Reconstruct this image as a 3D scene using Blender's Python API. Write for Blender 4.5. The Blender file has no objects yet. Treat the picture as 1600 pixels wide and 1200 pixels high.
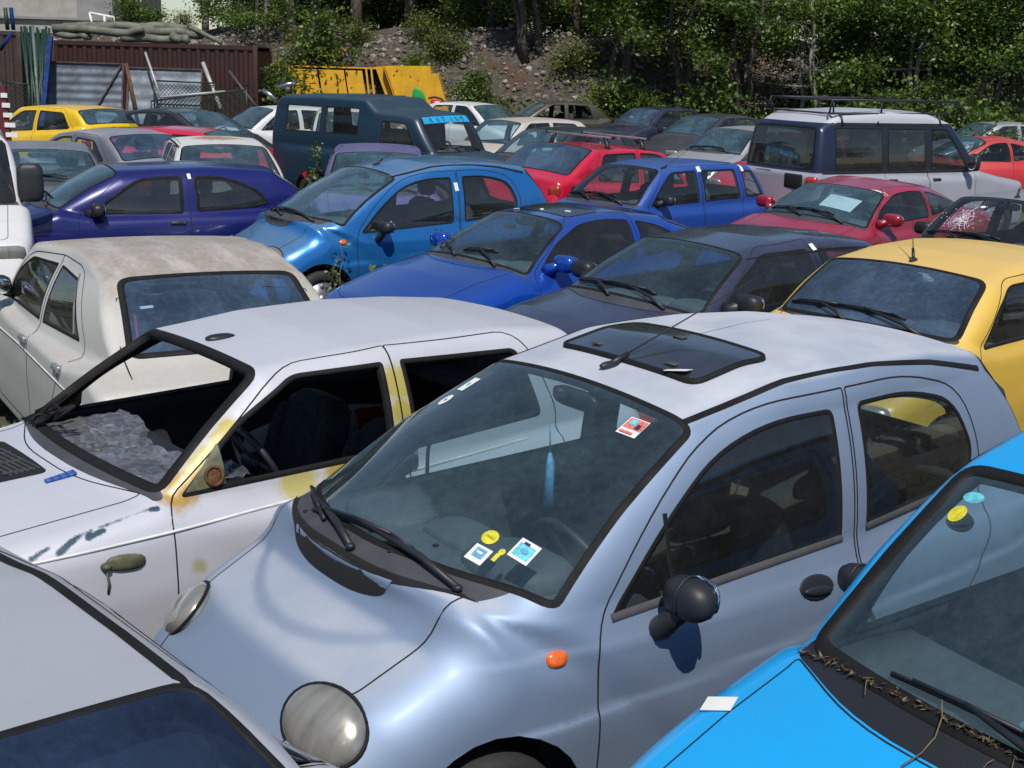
import bpy, bmesh, math, random
import numpy as np
from mathutils import Vector, Matrix
from mathutils.bvhtree import BVHTree
R = math.radians
rng = np.random.default_rng(7)
random.seed(7)
SC = bpy.context.scene
COL = SC.collection
# ------------------------------------------------------------------ scene objects
def tag(o, label=None, cat=None, group=None, kind=None):
    if label: o['label'] = label
    if cat: o['category'] = cat
    if group: o['group'] = group
    if kind: o['kind'] = kind
    return o
def empty(name, loc, rz=0):
    o = bpy.data.objects.new(name, None); COL.objects.link(o)
    o.location = loc; o.rotation_euler = (0, 0, rz); o.empty_display_size = .2
    return o
def link(name, me, mats=(), parent=None, loc=(0, 0, 0), rot=(0, 0, 0), scale=(1, 1, 1)):
    o = bpy.data.objects.new(name, me); COL.objects.link(o)
    if mats and not me.materials:
        for m in mats: me.materials.append(m)
    o.parent = parent; o.location = loc; o.rotation_euler = rot; o.scale = scale
    return o
def mesh_np(name, V, F, smooth=True, N=None, mi=None):
    me = bpy.data.meshes.new(name)
    me.from_pydata([tuple(v) for v in V], [], [tuple(f) for f in F])
    if len(me.polygons):
        me.polygons.foreach_set('use_smooth', [smooth]*len(me.polygons))
        if mi is not None: me.polygons.foreach_set('material_index', np.asarray(mi, np.int32))
    me.update()
    if N is not None: me.normals_split_custom_set_from_vertices([tuple(n) for n in N])
    return me
class MB:
    """collects shapes, builds ONE mesh"""
    def __init__(s): s.V = []; s.F = []; s.M = []; s.S = []
    def add(s, V, F, m=0, smooth=False):
        b = len(s.V); s.V += [tuple(v) for v in V]; s.F += [tuple(i+b for i in f) for f in F]
        s.M += [m]*len(F); s.S += [smooth]*len(F); return s
    def bm(s, bm, mat=None, m=0, smooth=True):
        if mat is not None: bm.transform(mat)
        bm.verts.index_update()
        s.add([v.co[:] for v in bm.verts], [[v.index for v in f.verts] for f in bm.faces], m, smooth); bm.free(); return s
    def box(s, c, d, rot=None, m=0, bev=0.0, seg=2):
        bm = bmesh.new(); bmesh.ops.create_cube(bm, size=1)
        bmesh.ops.scale(bm, vec=d, verts=bm.verts)
        if bev: bmesh.ops.bevel(bm, geom=bm.edges[:], offset=bev, segments=seg, affect='EDGES', profile=.5)
        M = Matrix.Translation(c)
        if rot is not None: M = M @ (rot if isinstance(rot, Matrix) else Matrix.Rotation(rot[2],4,'Z') @ Matrix.Rotation(rot[1],4,'Y') @ Matrix.Rotation(rot[0],4,'X'))
        return s.bm(bm, M, m, bool(bev))
    def ball(s, c, d, m=0, rot=None, u=16, v=10, p=2.0):
        V = []; F = []
        for i in range(v+1):
            a = math.pi*i/v-math.pi/2
            for j in range(u):
                b = 2*math.pi*j/u
                q = [math.cos(a)*math.cos(b), math.cos(a)*math.sin(b), math.sin(a)]
                n = sum(abs(t)**p for t in q)**(1/p)
                V.append(Vector([q[k]/n*d[k]/2 for k in range(3)]))
        for i in range(v):
            for j in range(u): F.append((i*u+j, i*u+(j+1)%u, (i+1)*u+(j+1)%u, (i+1)*u+j))
        M = Matrix.Translation(c) @ (rot or Matrix.Identity(4))
        return s.add([M @ q for q in V], F, m, True)
    def tube(s, pts, r, m=0, n=8, closed=False, cap=True, smooth=True):
        pts = [Vector(p) for p in pts]; k = len(pts); rr = r if hasattr(r, '__len__') else [r]*k
        V = []; F = []; up = Vector((0, 0, 1)); prev = None
        for i, p in enumerate(pts):
            t = (pts[(i+1) % k]-pts[i-1]) if closed else (pts[min(i+1, k-1)]-pts[max(i-1, 0)])
            t = t.normalized() if t.length > 1e-9 else Vector((0, 0, 1))
            a = prev if prev is not None else (t.orthogonal())
            a = (a-t*a.dot(t)); a = a.normalized() if a.length > 1e-6 else t.orthogonal().normalized()
            prev = a; b = t.cross(a)
            for j in range(n):
                q = 2*math.pi*j/n; V.append(p+(a*math.cos(q)+b*math.sin(q))*rr[i])
        for i in range(k if closed else k-1):
            for j in range(n):
                i2 = (i+1) % k; F.append((i*n+j, i*n+(j+1) % n, i2*n+(j+1) % n, i2*n+j))
        if cap and not closed: F += [tuple(range(n-1, -1, -1)), tuple((k-1)*n+j for j in range(n))]
        return s.add(V, F, m, smooth)
    def cyl(s, a, b, r, m=0, n=12, r2=None): return s.tube([a, b], [r, r if r2 is None else r2], m, n)
    def prism(s, poly, axis, a, b, m=0):
        """closed 2D polygon swept along an axis (0 x,1 y,2 z)"""
        k = len(poly); V = []
        for t in (a, b):
            for p in poly:
                q = list(p); q.insert(axis, t); V.append(q)
        F = [tuple(range(k))[::-1], tuple(range(k, 2*k))]+[(i, (i+1) % k, k+(i+1) % k, k+i) for i in range(k)]
        return s.add(V, F, m, False)
    def mesh(s, name):
        me = bpy.data.meshes.new(name); me.from_pydata(s.V, [], s.F)
        if s.F:
            me.polygons.foreach_set('use_smooth', s.S); me.polygons.foreach_set('material_index', s.M)
        me.update(); bm = bmesh.new(); bm.from_mesh(me); bmesh.ops.recalc_face_normals(bm, faces=bm.faces[:]); bm.to_mesh(me); bm.free()
        return me
    def build(s, name, mats, parent=None, loc=(0, 0, 0), rot=(0, 0, 0)):
        return link(name, s.mesh(name), mats if isinstance(mats, (list, tuple)) else (mats,), parent, loc, rot)
def dup(o, parent=None, **kw):
    c = o.copy(); COL.objects.link(c); c.parent = parent
    for k, v in kw.items(): setattr(c, k, v)
    return c
# ------------------------------------------------------------------ materials
def nt(name):
    m = bpy.data.materials.new(name); m.use_nodes = True; t = m.node_tree
    b = t.nodes['Principled BSDF']; return m, t, b
def node(t, ty, **kw):
    n = t.nodes.new(ty)
    for k, v in kw.items():
        if k.startswith('i_'): n.inputs[int(k[2:]) if k[2:].isdigit() else k[2:].replace('_', ' ')].default_value = v
        else: setattr(n, k, v)
    return n
def c4(c): return (c[0], c[1], c[2], 1)
def noise(t, scale, detail=4, rough=.6, coord='Object', stretch=None):
    tc = node(t, 'ShaderNodeTexCoord'); mp = node(t, 'ShaderNodeMapping')
    t.links.new(tc.outputs[coord], mp.inputs[0])
    if stretch: mp.inputs['Scale'].default_value = stretch
    n = node(t, 'ShaderNodeTexNoise'); n.inputs['Scale'].default_value = scale; n.inputs['Detail'].default_value = detail; n.inputs['Roughness'].default_value = rough
    t.links.new(mp.outputs[0], n.inputs['Vector']); return n.outputs[0]
def ramp(t, src, a, b, lo=0., hi=1.):
    m = node(t, 'ShaderNodeMapRange'); m.interpolation_type = 'SMOOTHSTEP'
    for k, v in zip((1, 2, 3, 4), (a, b, lo, hi)): m.inputs[k].default_value = v
    t.links.new(src, m.inputs[0]); return m.outputs[0]
def math2(t, op, a, b):
    m = node(t, 'ShaderNodeMath', operation=op)
    for i, q in enumerate((a, b)):
        if isinstance(q, (int, float)): m.inputs[i].default_value = q
        else: t.links.new(q, m.inputs[i])
    return m.outputs[0]
def mix(t, f, a, b):
    m = node(t, 'ShaderNodeMix', data_type='RGBA')
    for i, q in ((0, f), (6, a), (7, b)):
        if isinstance(q, (int, float)): m.inputs[i].default_value = q
        elif isinstance(q, tuple): m.inputs[i].default_value = c4(q)
        else: t.links.new(q, m.inputs[i])
    return m.outputs[2]
def simple(name, col, rough=.5, metal=0., var=.15, scale=6, bump=0., coat=0., spec=.5):
    m, t, b = nt(name)
    n = noise(t, scale)
    f = ramp(t, n, .3, .7)
    c2 = tuple(max(0, x*(1-var)) for x in col); c1 = tuple(min(1, x*(1+var)) for x in col)
    t.links.new(mix(t, f, c1, c2), b.inputs['Base Color'])
    t.links.new(ramp(t, n, .3, .7, rough*.85, min(1, rough*1.15)), b.inputs['Roughness'])
    b.inputs['Metallic'].default_value = metal; b.inputs['Coat Weight'].default_value = coat
    b.inputs['Specular IOR Level'].default_value = spec
    if bump:
        bp = node(t, 'ShaderNodeBump'); bp.inputs['Strength'].default_value = bump; bp.inputs['Distance'].default_value = .02
        t.links.new(noise(t, scale*6), bp.inputs['Height']); t.links.new(bp.outputs[0], b.inputs['Normal'])
    return m
def paint(name, col, metal=.0, rough=.35, coat=.6, dust=.15, dust_sky_col=(.33, .29, .24), fade_sheen=None, stains=(), roofdirt=0., sprays=(), fade_sheen_lo=.35):
    """weathered car paint: dust settles on faces that look up, stains keep a place of their own"""
    m, t, b = nt(name)
    base = col
    big = noise(t, 1.7, 6, .65); fine = noise(t, 26, 5, .7)
    c = mix(t, ramp(t, big, .35, .7), base, tuple(x*.93 for x in base))
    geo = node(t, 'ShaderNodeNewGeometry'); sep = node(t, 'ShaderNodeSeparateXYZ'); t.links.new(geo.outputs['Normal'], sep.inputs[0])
    up = ramp(t, sep.outputs[2], fade_sheen_lo, .985)
    fd = math2(t, 'MULTIPLY', up, ramp(t, big, .3, .65, .62, .95)) if fade_sheen else None
    if fade_sheen: c = mix(t, fd, c, fade_sheen)  # tints upward faces: worn fade, plus painted sky brightness on the silver blue
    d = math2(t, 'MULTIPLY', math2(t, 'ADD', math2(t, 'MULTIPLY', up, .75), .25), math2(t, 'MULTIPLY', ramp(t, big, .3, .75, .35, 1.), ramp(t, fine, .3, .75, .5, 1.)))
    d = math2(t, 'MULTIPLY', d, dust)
    c = mix(t, d, c, dust_sky_col)
    if roofdirt:
        tc = node(t, 'ShaderNodeTexCoord'); s2 = node(t, 'ShaderNodeSeparateXYZ'); t.links.new(tc.outputs['Object'], s2.inputs[0])
        f = math2(t, 'MULTIPLY', up, ramp(t, noise(t, 3.2, 8, .72, stretch=(.7, 2.2, 1)), .27, .57, .25, 1.))
        f = math2(t, 'MULTIPLY', f, math2(t, 'MULTIPLY', ramp(t, fine, .25, .6, .6, 1.), roofdirt))
        f = math2(t, 'MULTIPLY', f, ramp(t, s2.outputs[2], 1.08, 1.24, .3, 1.)); c = mix(t, f, c, (.30, .245, .20))
    rmul = b.inputs['Roughness']
    rr = ramp(t, d, 0, max(dust, .05), rough, min(.95, rough+min(.35, dust*1.3)))
    for (p, rad, sc) in stains:
        tc = node(t, 'ShaderNodeTexCoord'); v = node(t, 'ShaderNodeVectorMath', operation='DISTANCE'); v.inputs[1].default_value = p
        t.links.new(tc.outputs['Object'], v.inputs[0])
        dd = math2(t, 'ADD', v.outputs['Value'], math2(t, 'MULTIPLY', math2(t, 'SUBTRACT', noise(t, 11, 6, .7), .5), rad*1.3))
        c = mix(t, ramp(t, dd, rad*.45, rad*1.0, 1., 0.), c, sc)
    for pts, rad, sc in sprays:
        tc = node(t, 'ShaderNodeTexCoord'); cur = None
        for p in pts:
            v = node(t, 'ShaderNodeVectorMath', operation='DISTANCE'); v.inputs[1].default_value = p; t.links.new(tc.outputs['Object'], v.inputs[0]); cur = v.outputs['Value'] if cur is None else math2(t, 'MINIMUM', cur, v.outputs['Value'])
        cur = math2(t, 'ADD', cur, math2(t, 'MULTIPLY', math2(t, 'SUBTRACT', noise(t, 60, 4, .7), .5), rad*.9)); c = mix(t, ramp(t, cur, rad*.55, rad*1.15, .95, 0.), c, sc)
    t.links.new(c, b.inputs['Base Color']); t.links.new(rr, rmul)
    b.inputs['Metallic'].default_value = metal
    if fade_sheen: t.links.new(math2(t, 'MULTIPLY', math2(t, 'SUBTRACT', 1., math2(t, 'MULTIPLY', fd, .8)), metal), b.inputs['Metallic'])
    b.inputs['Coat Weight'].default_value = coat; b.inputs['Coat Roughness'].default_value = .08 if coat > .5 else .25
    bp = node(t, 'ShaderNodeBump'); bp.inputs['Strength'].default_value = .015; bp.inputs['Distance'].default_value = .01
    t.links.new(noise(t, 5, 3, .5), bp.inputs['Height']); t.links.new(bp.outputs[0], b.inputs['Normal'])
    return m
def glass(name, tint=(.75, .85, .86), dust=.10, refl=1.0, dust_sky_col=(.42, .43, .42), rough=.02):
    m = bpy.data.materials.new(name); m.use_nodes = True; t = m.node_tree; t.nodes.clear()
    out = node(t, 'ShaderNodeOutputMaterial'); tr = node(t, 'ShaderNodeBsdfTransparent'); tr.inputs[0].default_value = c4(tint)
    gl = node(t, 'ShaderNodeBsdfGlossy'); gl.inputs['Roughness'].default_value = rough; gl.inputs[0].default_value = (1, 1, 1, 1)
    geo = node(t, 'ShaderNodeNewGeometry'); dt = node(t, 'ShaderNodeVectorMath', operation='DOT_PRODUCT'); t.links.new(geo.outputs['Normal'], dt.inputs[0]); t.links.new(geo.outputs['Incoming'], dt.inputs[1])
    om = math2(t, 'SUBTRACT', 1., math2(t, 'ABSOLUTE', dt.outputs['Value'], 0)); p5 = math2(t, 'POWER', om, 5.); f = math2(t, 'ADD', math2(t, 'MULTIPLY', p5, .92), .08*refl)
    mx = node(t, 'ShaderNodeMixShader'); t.links.new(f, mx.inputs[0]); t.links.new(tr.outputs[0], mx.inputs[1]); t.links.new(gl.outputs[0], mx.inputs[2])
    df = node(t, 'ShaderNodeBsdfDiffuse'); df.inputs[0].default_value = c4(dust_sky_col)  # dust film; windscreens colour it blue to imitate reflected sky
    big = noise(t, 2.3, 6, .65); fine = noise(t, 30, 5, .7)
    f = math2(t, 'MULTIPLY', math2(t, 'MULTIPLY', ramp(t, big, .3, .7, .45, 1.), ramp(t, fine, .3, .8, .6, 1.)), dust)
    m2 = node(t, 'ShaderNodeMixShader'); t.links.new(f, m2.inputs[0]); t.links.new(mx.outputs[0], m2.inputs[1]); t.links.new(df.outputs[0], m2.inputs[2])
    t.links.new(m2.outputs[0], out.inputs[0]); return m
# ------------------------------------------------------------------ implicit car body
def fillet(poly, n=6, bydist=False):
    out = []; k = len(poly)
    for i, (x, z, r) in enumerate(poly):
        p = np.array((x, z)); a = np.array(poly[i-1][:2]); b = np.array(poly[(i+1) % k][:2])
        u = a-p; v = b-p; lu = np.linalg.norm(u); lv = np.linalg.norm(v); u = u/lu; v = v/lv
        ang = math.acos(max(-1, min(1, float(u@v))))
        if r <= 0 or ang > math.pi-.01: out.append(tuple(p)); continue
        d = min(r if bydist else r/math.tan(ang/2), .48*lu, .48*lv)
        p0 = p+u*d; p1 = p+v*d
        for q in range(n+1):
            w = q/n; out.append(tuple((1-w)**2*p0+2*w*(1-w)*p+w*w*p1))
    return np.array(out)
class Sdf2:
    def __init__(s, poly, h=.018):
        lo = poly.min(0)-.45; hi = poly.max(0)+.45; s.h = h; s.lo = lo
        nx, nz = [int(q)+4 for q in (hi-lo)/h]; s.n = (nx, nz)
        X, Z = np.meshgrid(lo[0]+h*np.arange(nx), lo[1]+h*np.arange(nz), indexing='ij')
        P = np.stack([X.ravel(), Z.ravel()], 1); a = poly; b = np.roll(poly, -1, 0)
        D = np.full(len(P), 1e9); ins = np.zeros(len(P), bool)
        for p, q in zip(a, b):
            e = q-p; L = e@e
            if L < 1e-12: continue
            w = P-p; tt = np.clip(w@e/L, 0, 1); dd = w-tt[:, None]*e; D = np.minimum(D, (dd*dd).sum(1))
            c = (p[1] > P[:, 1]) != (q[1] > P[:, 1])
            with np.errstate(divide='ignore', invalid='ignore'):
                xi = p[0]+(P[:, 1]-p[1])*(q[0]-p[0])/(q[1]-p[1])
            ins ^= c & (P[:, 0] < xi)
        D = np.sqrt(D); s.g = np.where(ins, -D, D).reshape(nx, nz)
    def lin(s, x, z):
        u = np.clip((x-s.lo[0])/s.h, 0, s.n[0]-2.001); v = np.clip((z-s.lo[1])/s.h, 0, s.n[1]-2.001)
        i = u.astype(int); j = v.astype(int); f = u-i; g = v-j; G = s.g
        return (G[i, j]*(1-f)+G[i+1, j]*f)*(1-g)+(G[i, j+1]*(1-f)+G[i+1, j+1]*f)*g
    def cub(s, x, z):
        u = np.clip((x-s.lo[0])/s.h, 1, s.n[0]-3.001); v = np.clip((z-s.lo[1])/s.h, 1, s.n[1]-3.001)
        i = u.astype(int); j = v.astype(int); f = u-i; g = v-j
        def w(f): return ((1-f)**3/6, (3*f**3-6*f*f+4)/6, (-3*f**3+3*f*f+3*f+1)/6, f**3/6)
        a = w(f); b = w(g); o = 0
        for p in range(4):
            for q in range(4): o = o+a[p]*b[q]*s.g[i+p-1, j+q-1]
        return o
def sst(x): x = np.clip(x, 0, 1); return x*x*(3-2*x)
def smax(a, b, r): h = np.maximum(r-np.abs(a-b), 0)/r; return np.maximum(a, b)+h*h*r*.25
def smin(a, b, r): return -smax(-a, -b, r)
def table(pts, lo, hi, sm=.08):
    xs = np.arange(lo-.6, hi+.6, .01); p = np.array(sorted(pts)); ys = np.interp(xs, p[:, 0], p[:, 1])
    k = max(1, int(sm/.01)); w = np.hanning(2*k+3); w /= w.sum(); ys = np.convolve(np.pad(ys, k+1, mode='edge'), w, mode='valid')
    return lambda q: np.interp(q, xs, ys)
def rpoly(pts, n=5):
    return [tuple(p) for p in fillet([(p[0], p[1], p[2] if len(p) > 2 else .04) for p in pts], n, True)]
def dense(pts, step=.04, closed=True):
    out = []; k = len(pts)
    for i in range(k if closed else k-1):
        a = np.array(pts[i]); b = np.array(pts[(i+1) % k]); n = max(1, int(np.linalg.norm(b-a)/step))
        out += [tuple(a+(b-a)*j/n) for j in range(n)]
    if not closed: out.append(tuple(pts[-1]))
    return out
# ------------------------------------------------------------------ car builder
def nets(F, lo, hi, h):
    n = [int(math.ceil((b-a)/h))+1 for a, b in zip(lo, hi)]
    ax = [lo[i]+h*np.arange(n[i]) for i in range(3)]
    X, Y, Z = np.meshgrid(*ax, indexing='ij'); f = F(X, Y, Z); s = f < 0
    nx, ny, nz = n; c = [f[i:nx-1+i, j:ny-1+j, k:nz-1+k] for i in (0, 1) for j in (0, 1) for k in (0, 1)]
    st = np.stack([q < 0 for q in c]); m = st.any(0) & ~st.all(0)
    idx = np.argwhere(m); vid = np.full(m.shape, -1); vid[m] = np.arange(len(idx))
    cc = [q[m] for q in c]; off = [np.array((i, j, k), float) for i in (0, 1) for j in (0, 1) for k in (0, 1)]
    acc = np.zeros((len(idx), 3)); cnt = np.zeros(len(idx))
    for a in range(8):
        for b in range(a+1, 8):
            if np.abs(off[a]-off[b]).sum() != 1: continue
            q = (cc[a] < 0) != (cc[b] < 0); t = np.where(q, cc[a]/np.where(q, cc[a]-cc[b], 1), 0)
            acc += q[:, None]*(off[a]+t[:, None]*(off[b]-off[a])); cnt += q
    V = np.array(lo)+h*(idx+acc/cnt[:, None]); Q = []
    for ax_ in range(3):
        sl0 = [slice(None)]*3; sl1 = [slice(None)]*3; sl0[ax_] = slice(0, -1); sl1[ax_] = slice(1, None)
        e = s[tuple(sl0)] != s[tuple(sl1)]; I = np.argwhere(e); u, v = (ax_+1) % 3, (ax_+2) % 3
        ok = (I[:, u] > 0) & (I[:, v] > 0) & (I[:, u] < n[u]-1) & (I[:, v] < n[v]-1); I = I[ok]
        def g(du, dv):
            J = I.copy(); J[:, u] -= du; J[:, v] -= dv; return vid[J[:, 0], J[:, 1], J[:, 2]]
        q = np.stack([g(1, 1), g(0, 1), g(0, 0), g(1, 0)], 1); fl = ~s[I[:, 0], I[:, 1], I[:, 2]]
        q[fl] = q[fl][:, ::-1]; Q.append(q)
    Q = np.concatenate(Q); return V, Q[(Q >= 0).all(1)]
class Car:
    def __init__(s, sp):
        s.sp = sp; g = sp.get; s.mid = mid = sp['mid']; L, W, H = sp['L'], sp['W'], sp['H']
        fb, ft, rt, rb = sp['fb'], sp['ft'], sp['rt'], sp['rb']; sB = sp['sB']
        s.cgt = g('cgt', g('cg', .2)); cg, cr, kr, kl = g('cg', .2), g('cr', .12), g('crown', .09), g('lcrown', .06)
        s.cg, s.crr, s.kr = cg, cr, kr
        C = lambda p, c: np.array((p[0]-c*p[1]**2, p[2]+kr*p[1]**2))
        a, b, c, d = C(fb, cg), C(ft, s.cgt), C(rt, -cr), C(rb, -cr); s.a, s.b, s.c, s.d = a, b, c, d
        ud = (a-b)/np.linalg.norm(a-b); ue = (d-c)/np.linalg.norm(d-c)
        bul = lambda p, q, t: tuple((p+q)/2+t*np.array((-(q-p)[1], (q-p)[0]))/np.linalg.norm(q-p))
        roof = g('roof') or [(b[0]+.45, H-.012), ((b[0]+c[0])/2+.12, H), (c[0]-.38, H-.016)]
        gh = [(*(a+ud*.09), 0), (*bul(a, b, g('bulge', .014)), .3), (*b, g('rft', .16))]+[(q[0], q[1], q[2] if len(q) > 2 else .5) for q in roof]+[(*c, g('rrt', .14)), (*bul(c, d, .012), .3), (*(d+ue*.09), 0), (d[0]-.25, .45, 0), (a[0]+.5, .45, 0)]
        hood = sp['hood']; trunk = g('trunk', []); gc = g('clear', .2)
        zb = g('zbelt', fb[2]-.03)
        lw = [(.08, gc, .04), (.02, gc+.08, .08), (0, .5, .1)]+[(x, z, r) for x, z, r in hood]+[(a[0]-.02, a[1]-.02, .1), (a[0]+.35, zb-.02, .1), (d[0]-.35, rb[2]-.06, .1), (d[0]+.0, d[1]-.02, .06)]+[(x, z, r) for x, z, r in trunk]+[(L-.02, gc+.12, .06), (L-.1, gc, .04)]
        s.GG = Sdf2(fillet(gh)); s.GL = Sdf2(fillet(lw))
        hw = W/2
        s.P = table(g('plan') or [(0, .80), (.15, .87), (.4, .945), (.9, .99), (1.5, 1), (L-1., 1), (L-.45, .965), (L-.12, .90), (L, .83)], 0, L, .12)
        s.Q = table(g('sect') or [(.1, .93), (.3, .972), (.55, 1.), (.72, .992), (zb, .965), (zb+.4, .9)], 0, 2, .06)
        wt, wb = sp['wroof'], sp['wbelt']; po = g('pil', .045)
        s.wb = table([(fb[0]-.3, fb[1]+po), (fb[0], fb[1]+po), (sB, wb), (rb[0], rb[1]+po), (L, rb[1]+po)], 0, L, .15)
        s.wt = table([(0, ft[1]+po), (ft[0], ft[1]+po), (sB, wt), (rt[0], rt[1]+po), (L, rt[1]+po)], 0, L, .15)
        s.hw, s.zb, s.zt, s.L, s.H, s.sB = hw, zb, min(ft[2], rt[2])-.02, L, H, sB
        s.rL, s.rG, s.rs = g('rL', .095), g('rG', .075), g('rs', .035)
        s.wside = g('wside', 1.)
    def F(s, x, y, z):
        S = s.mid-x; ya = np.sqrt(y*y+1e-6); y2 = y*y
        wf = sst((s.sB+.55-S)/1.1); tz = np.clip((z-s.zb)/(s.zt-s.zb), 0, 1); bow = (s.cg+(s.cgt-s.cg)*tz)*y2*wf-s.crr*y2*(1-wf)
        bowl = .16*y2*wf-.10*y2*(1-wf)
        ev = s.ev
        sd = s.hw*s.P(S)*s.Q(z); e = s.sp.get('side')
        if e: sd = sd+e(S, z)
        zz = z+.06*y2
        e = s.sp.get('top')
        if e: zz = zz-e(S, ya)
        FL = smax(getattr(s.GL, ev)(S-bowl, zz), ya-sd, s.rL)
        t = (z-s.zb)/(s.zt-s.zb); tc = np.clip(t, -.3, 1.3)
        wg = s.wb(S)*(1-tc)+s.wt(S)*tc+.02*(1-(2*np.clip(t, 0, 1)-1)**2)*s.sp.get('gbul', 1.)
        FG = smax(getattr(s.GG, ev)(S-bow, z+s.kr*y2), (ya-wg)*.95, s.rG)
        return smin(FL, FG, s.rs)
    def grad(s, P, e=.008):
        s.ev = 'cub'; x, y, z = P.T
        return np.stack([s.F(x+e, y, z)-s.F(x-e, y, z), s.F(x, y+e, z)-s.F(x, y-e, z), s.F(x, y, z+e)-s.F(x, y, z-e)], 1)/(2*e)
    def normals(s, P):
        g = s.grad(np.asarray(P, float)); return g/np.maximum(np.linalg.norm(g, axis=1), 1e-9)[:, None]
    def shell(s, h):
        s.ev = 'lin'; m = s.mid
        V, Q = nets(s.F, (m-s.L-.08, -s.hw-.08, .1), (m+.08, s.hw+.08, s.H+.1), h)
        for _ in range(4):
            s.ev = 'cub'; f = s.F(*V.T); g = s.grad(V); g2 = np.maximum((g*g).sum(1), .05)
            V = V-np.clip(f/g2, -.02, .02)[:, None]*g
        s.V, s.Qd = V, Q
        s.bvh = BVHTree.FromPolygons([tuple(v) for v in V], [tuple(q) for q in Q]); return V, Q
    # ---- frames for projections: (origin, A, B, n)
    def frame(s, kind, sg=1):
        sp = s.sp
        if kind == 'side': return Vector((s.mid, 0, 0)), Vector((-1, 0, 0)), Vector((0, 0, 1)), Vector((0, sg, 0))
        if kind == 'top': return Vector((s.mid, 0, 0)), Vector((-1, 0, 0)), Vector((0, 1, 0)), Vector((0, 0, 1))
        p, q = (sp['fb'], sp['ft']) if kind == 'front' else (sp['rb'], sp['rt'])
        o = Vector((s.mid-p[0], 0, p[2])); B = Vector((s.mid-q[0], 0, q[2]))-o; s.glen = B.length; B.normalize(); A = Vector((0, 1, 0))
        n = A.cross(B)
        if n.z < 0: n = -n
        return o, A, B, n
    def cast(s, fr, pts):
        o, A, B, n = fr; P = []
        for a, b in pts:
            q = o+A*a+B*b
            r = s.bvh.ray_cast(q+n*2.5, -n)
            if r[0] is None:
                r = s.bvh.find_nearest(q+n*.6)
            P.append(r[0][:])
        P = np.array(P); return P, s.normals(P)
    def ribbon(s, fr, pts, o, i, h, closed=True, mb=None, m=0, lip=.0, base=.0015):
        """strip along a projected outline, o outside and i inside of it"""
        pts = np.array(pts); k = len(pts); P, N = s.cast(fr, pts); A_, B_ = np.array(fr[1]), np.array(fr[2])
        if closed: t = np.roll(pts, -1, 0)-np.roll(pts, 1, 0); T3 = np.roll(P, -1, 0)-np.roll(P, 1, 0)
        else: t = np.gradient(pts, axis=0); T3 = np.gradient(P, axis=0)
        n2 = np.stack([t[:, 1], -t[:, 0]], 1)
        if closed and (n2*(pts-pts.mean(0))).sum() < 0: n2 = -n2
        b3 = np.cross(T3, N); b3 /= np.maximum(np.linalg.norm(b3, axis=1), 1e-9)[:, None]
        sg = ((n2[:, :1]*A_+n2[:, 1:]*B_)*b3).sum(); b3 = b3 if sg >= 0 else -b3
        def row(off, hh):
            q = P+b3*off
            if abs(off) < .006: return q+N*hh
            r = [s.bvh.find_nearest(v)[0][:] for v in q]; q = np.array(r); return q+s.normals(q)*hh
        rows = [row(o, base), row(o*.4, h), row(-i*.5, h), row(-i, base)]
        if lip: rows.append(row(-i, -lip))
        V = np.concatenate(rows); nr = len(rows); F = []
        for j in range(k if closed else k-1):
            j2 = (j+1) % k
            for r in range(nr-1): F.append((r*k+j, r*k+j2, (r+1)*k+j2, (r+1)*k+j))
        mb = mb or MB(); mb.add(V, F, m, True); return mb
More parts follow.
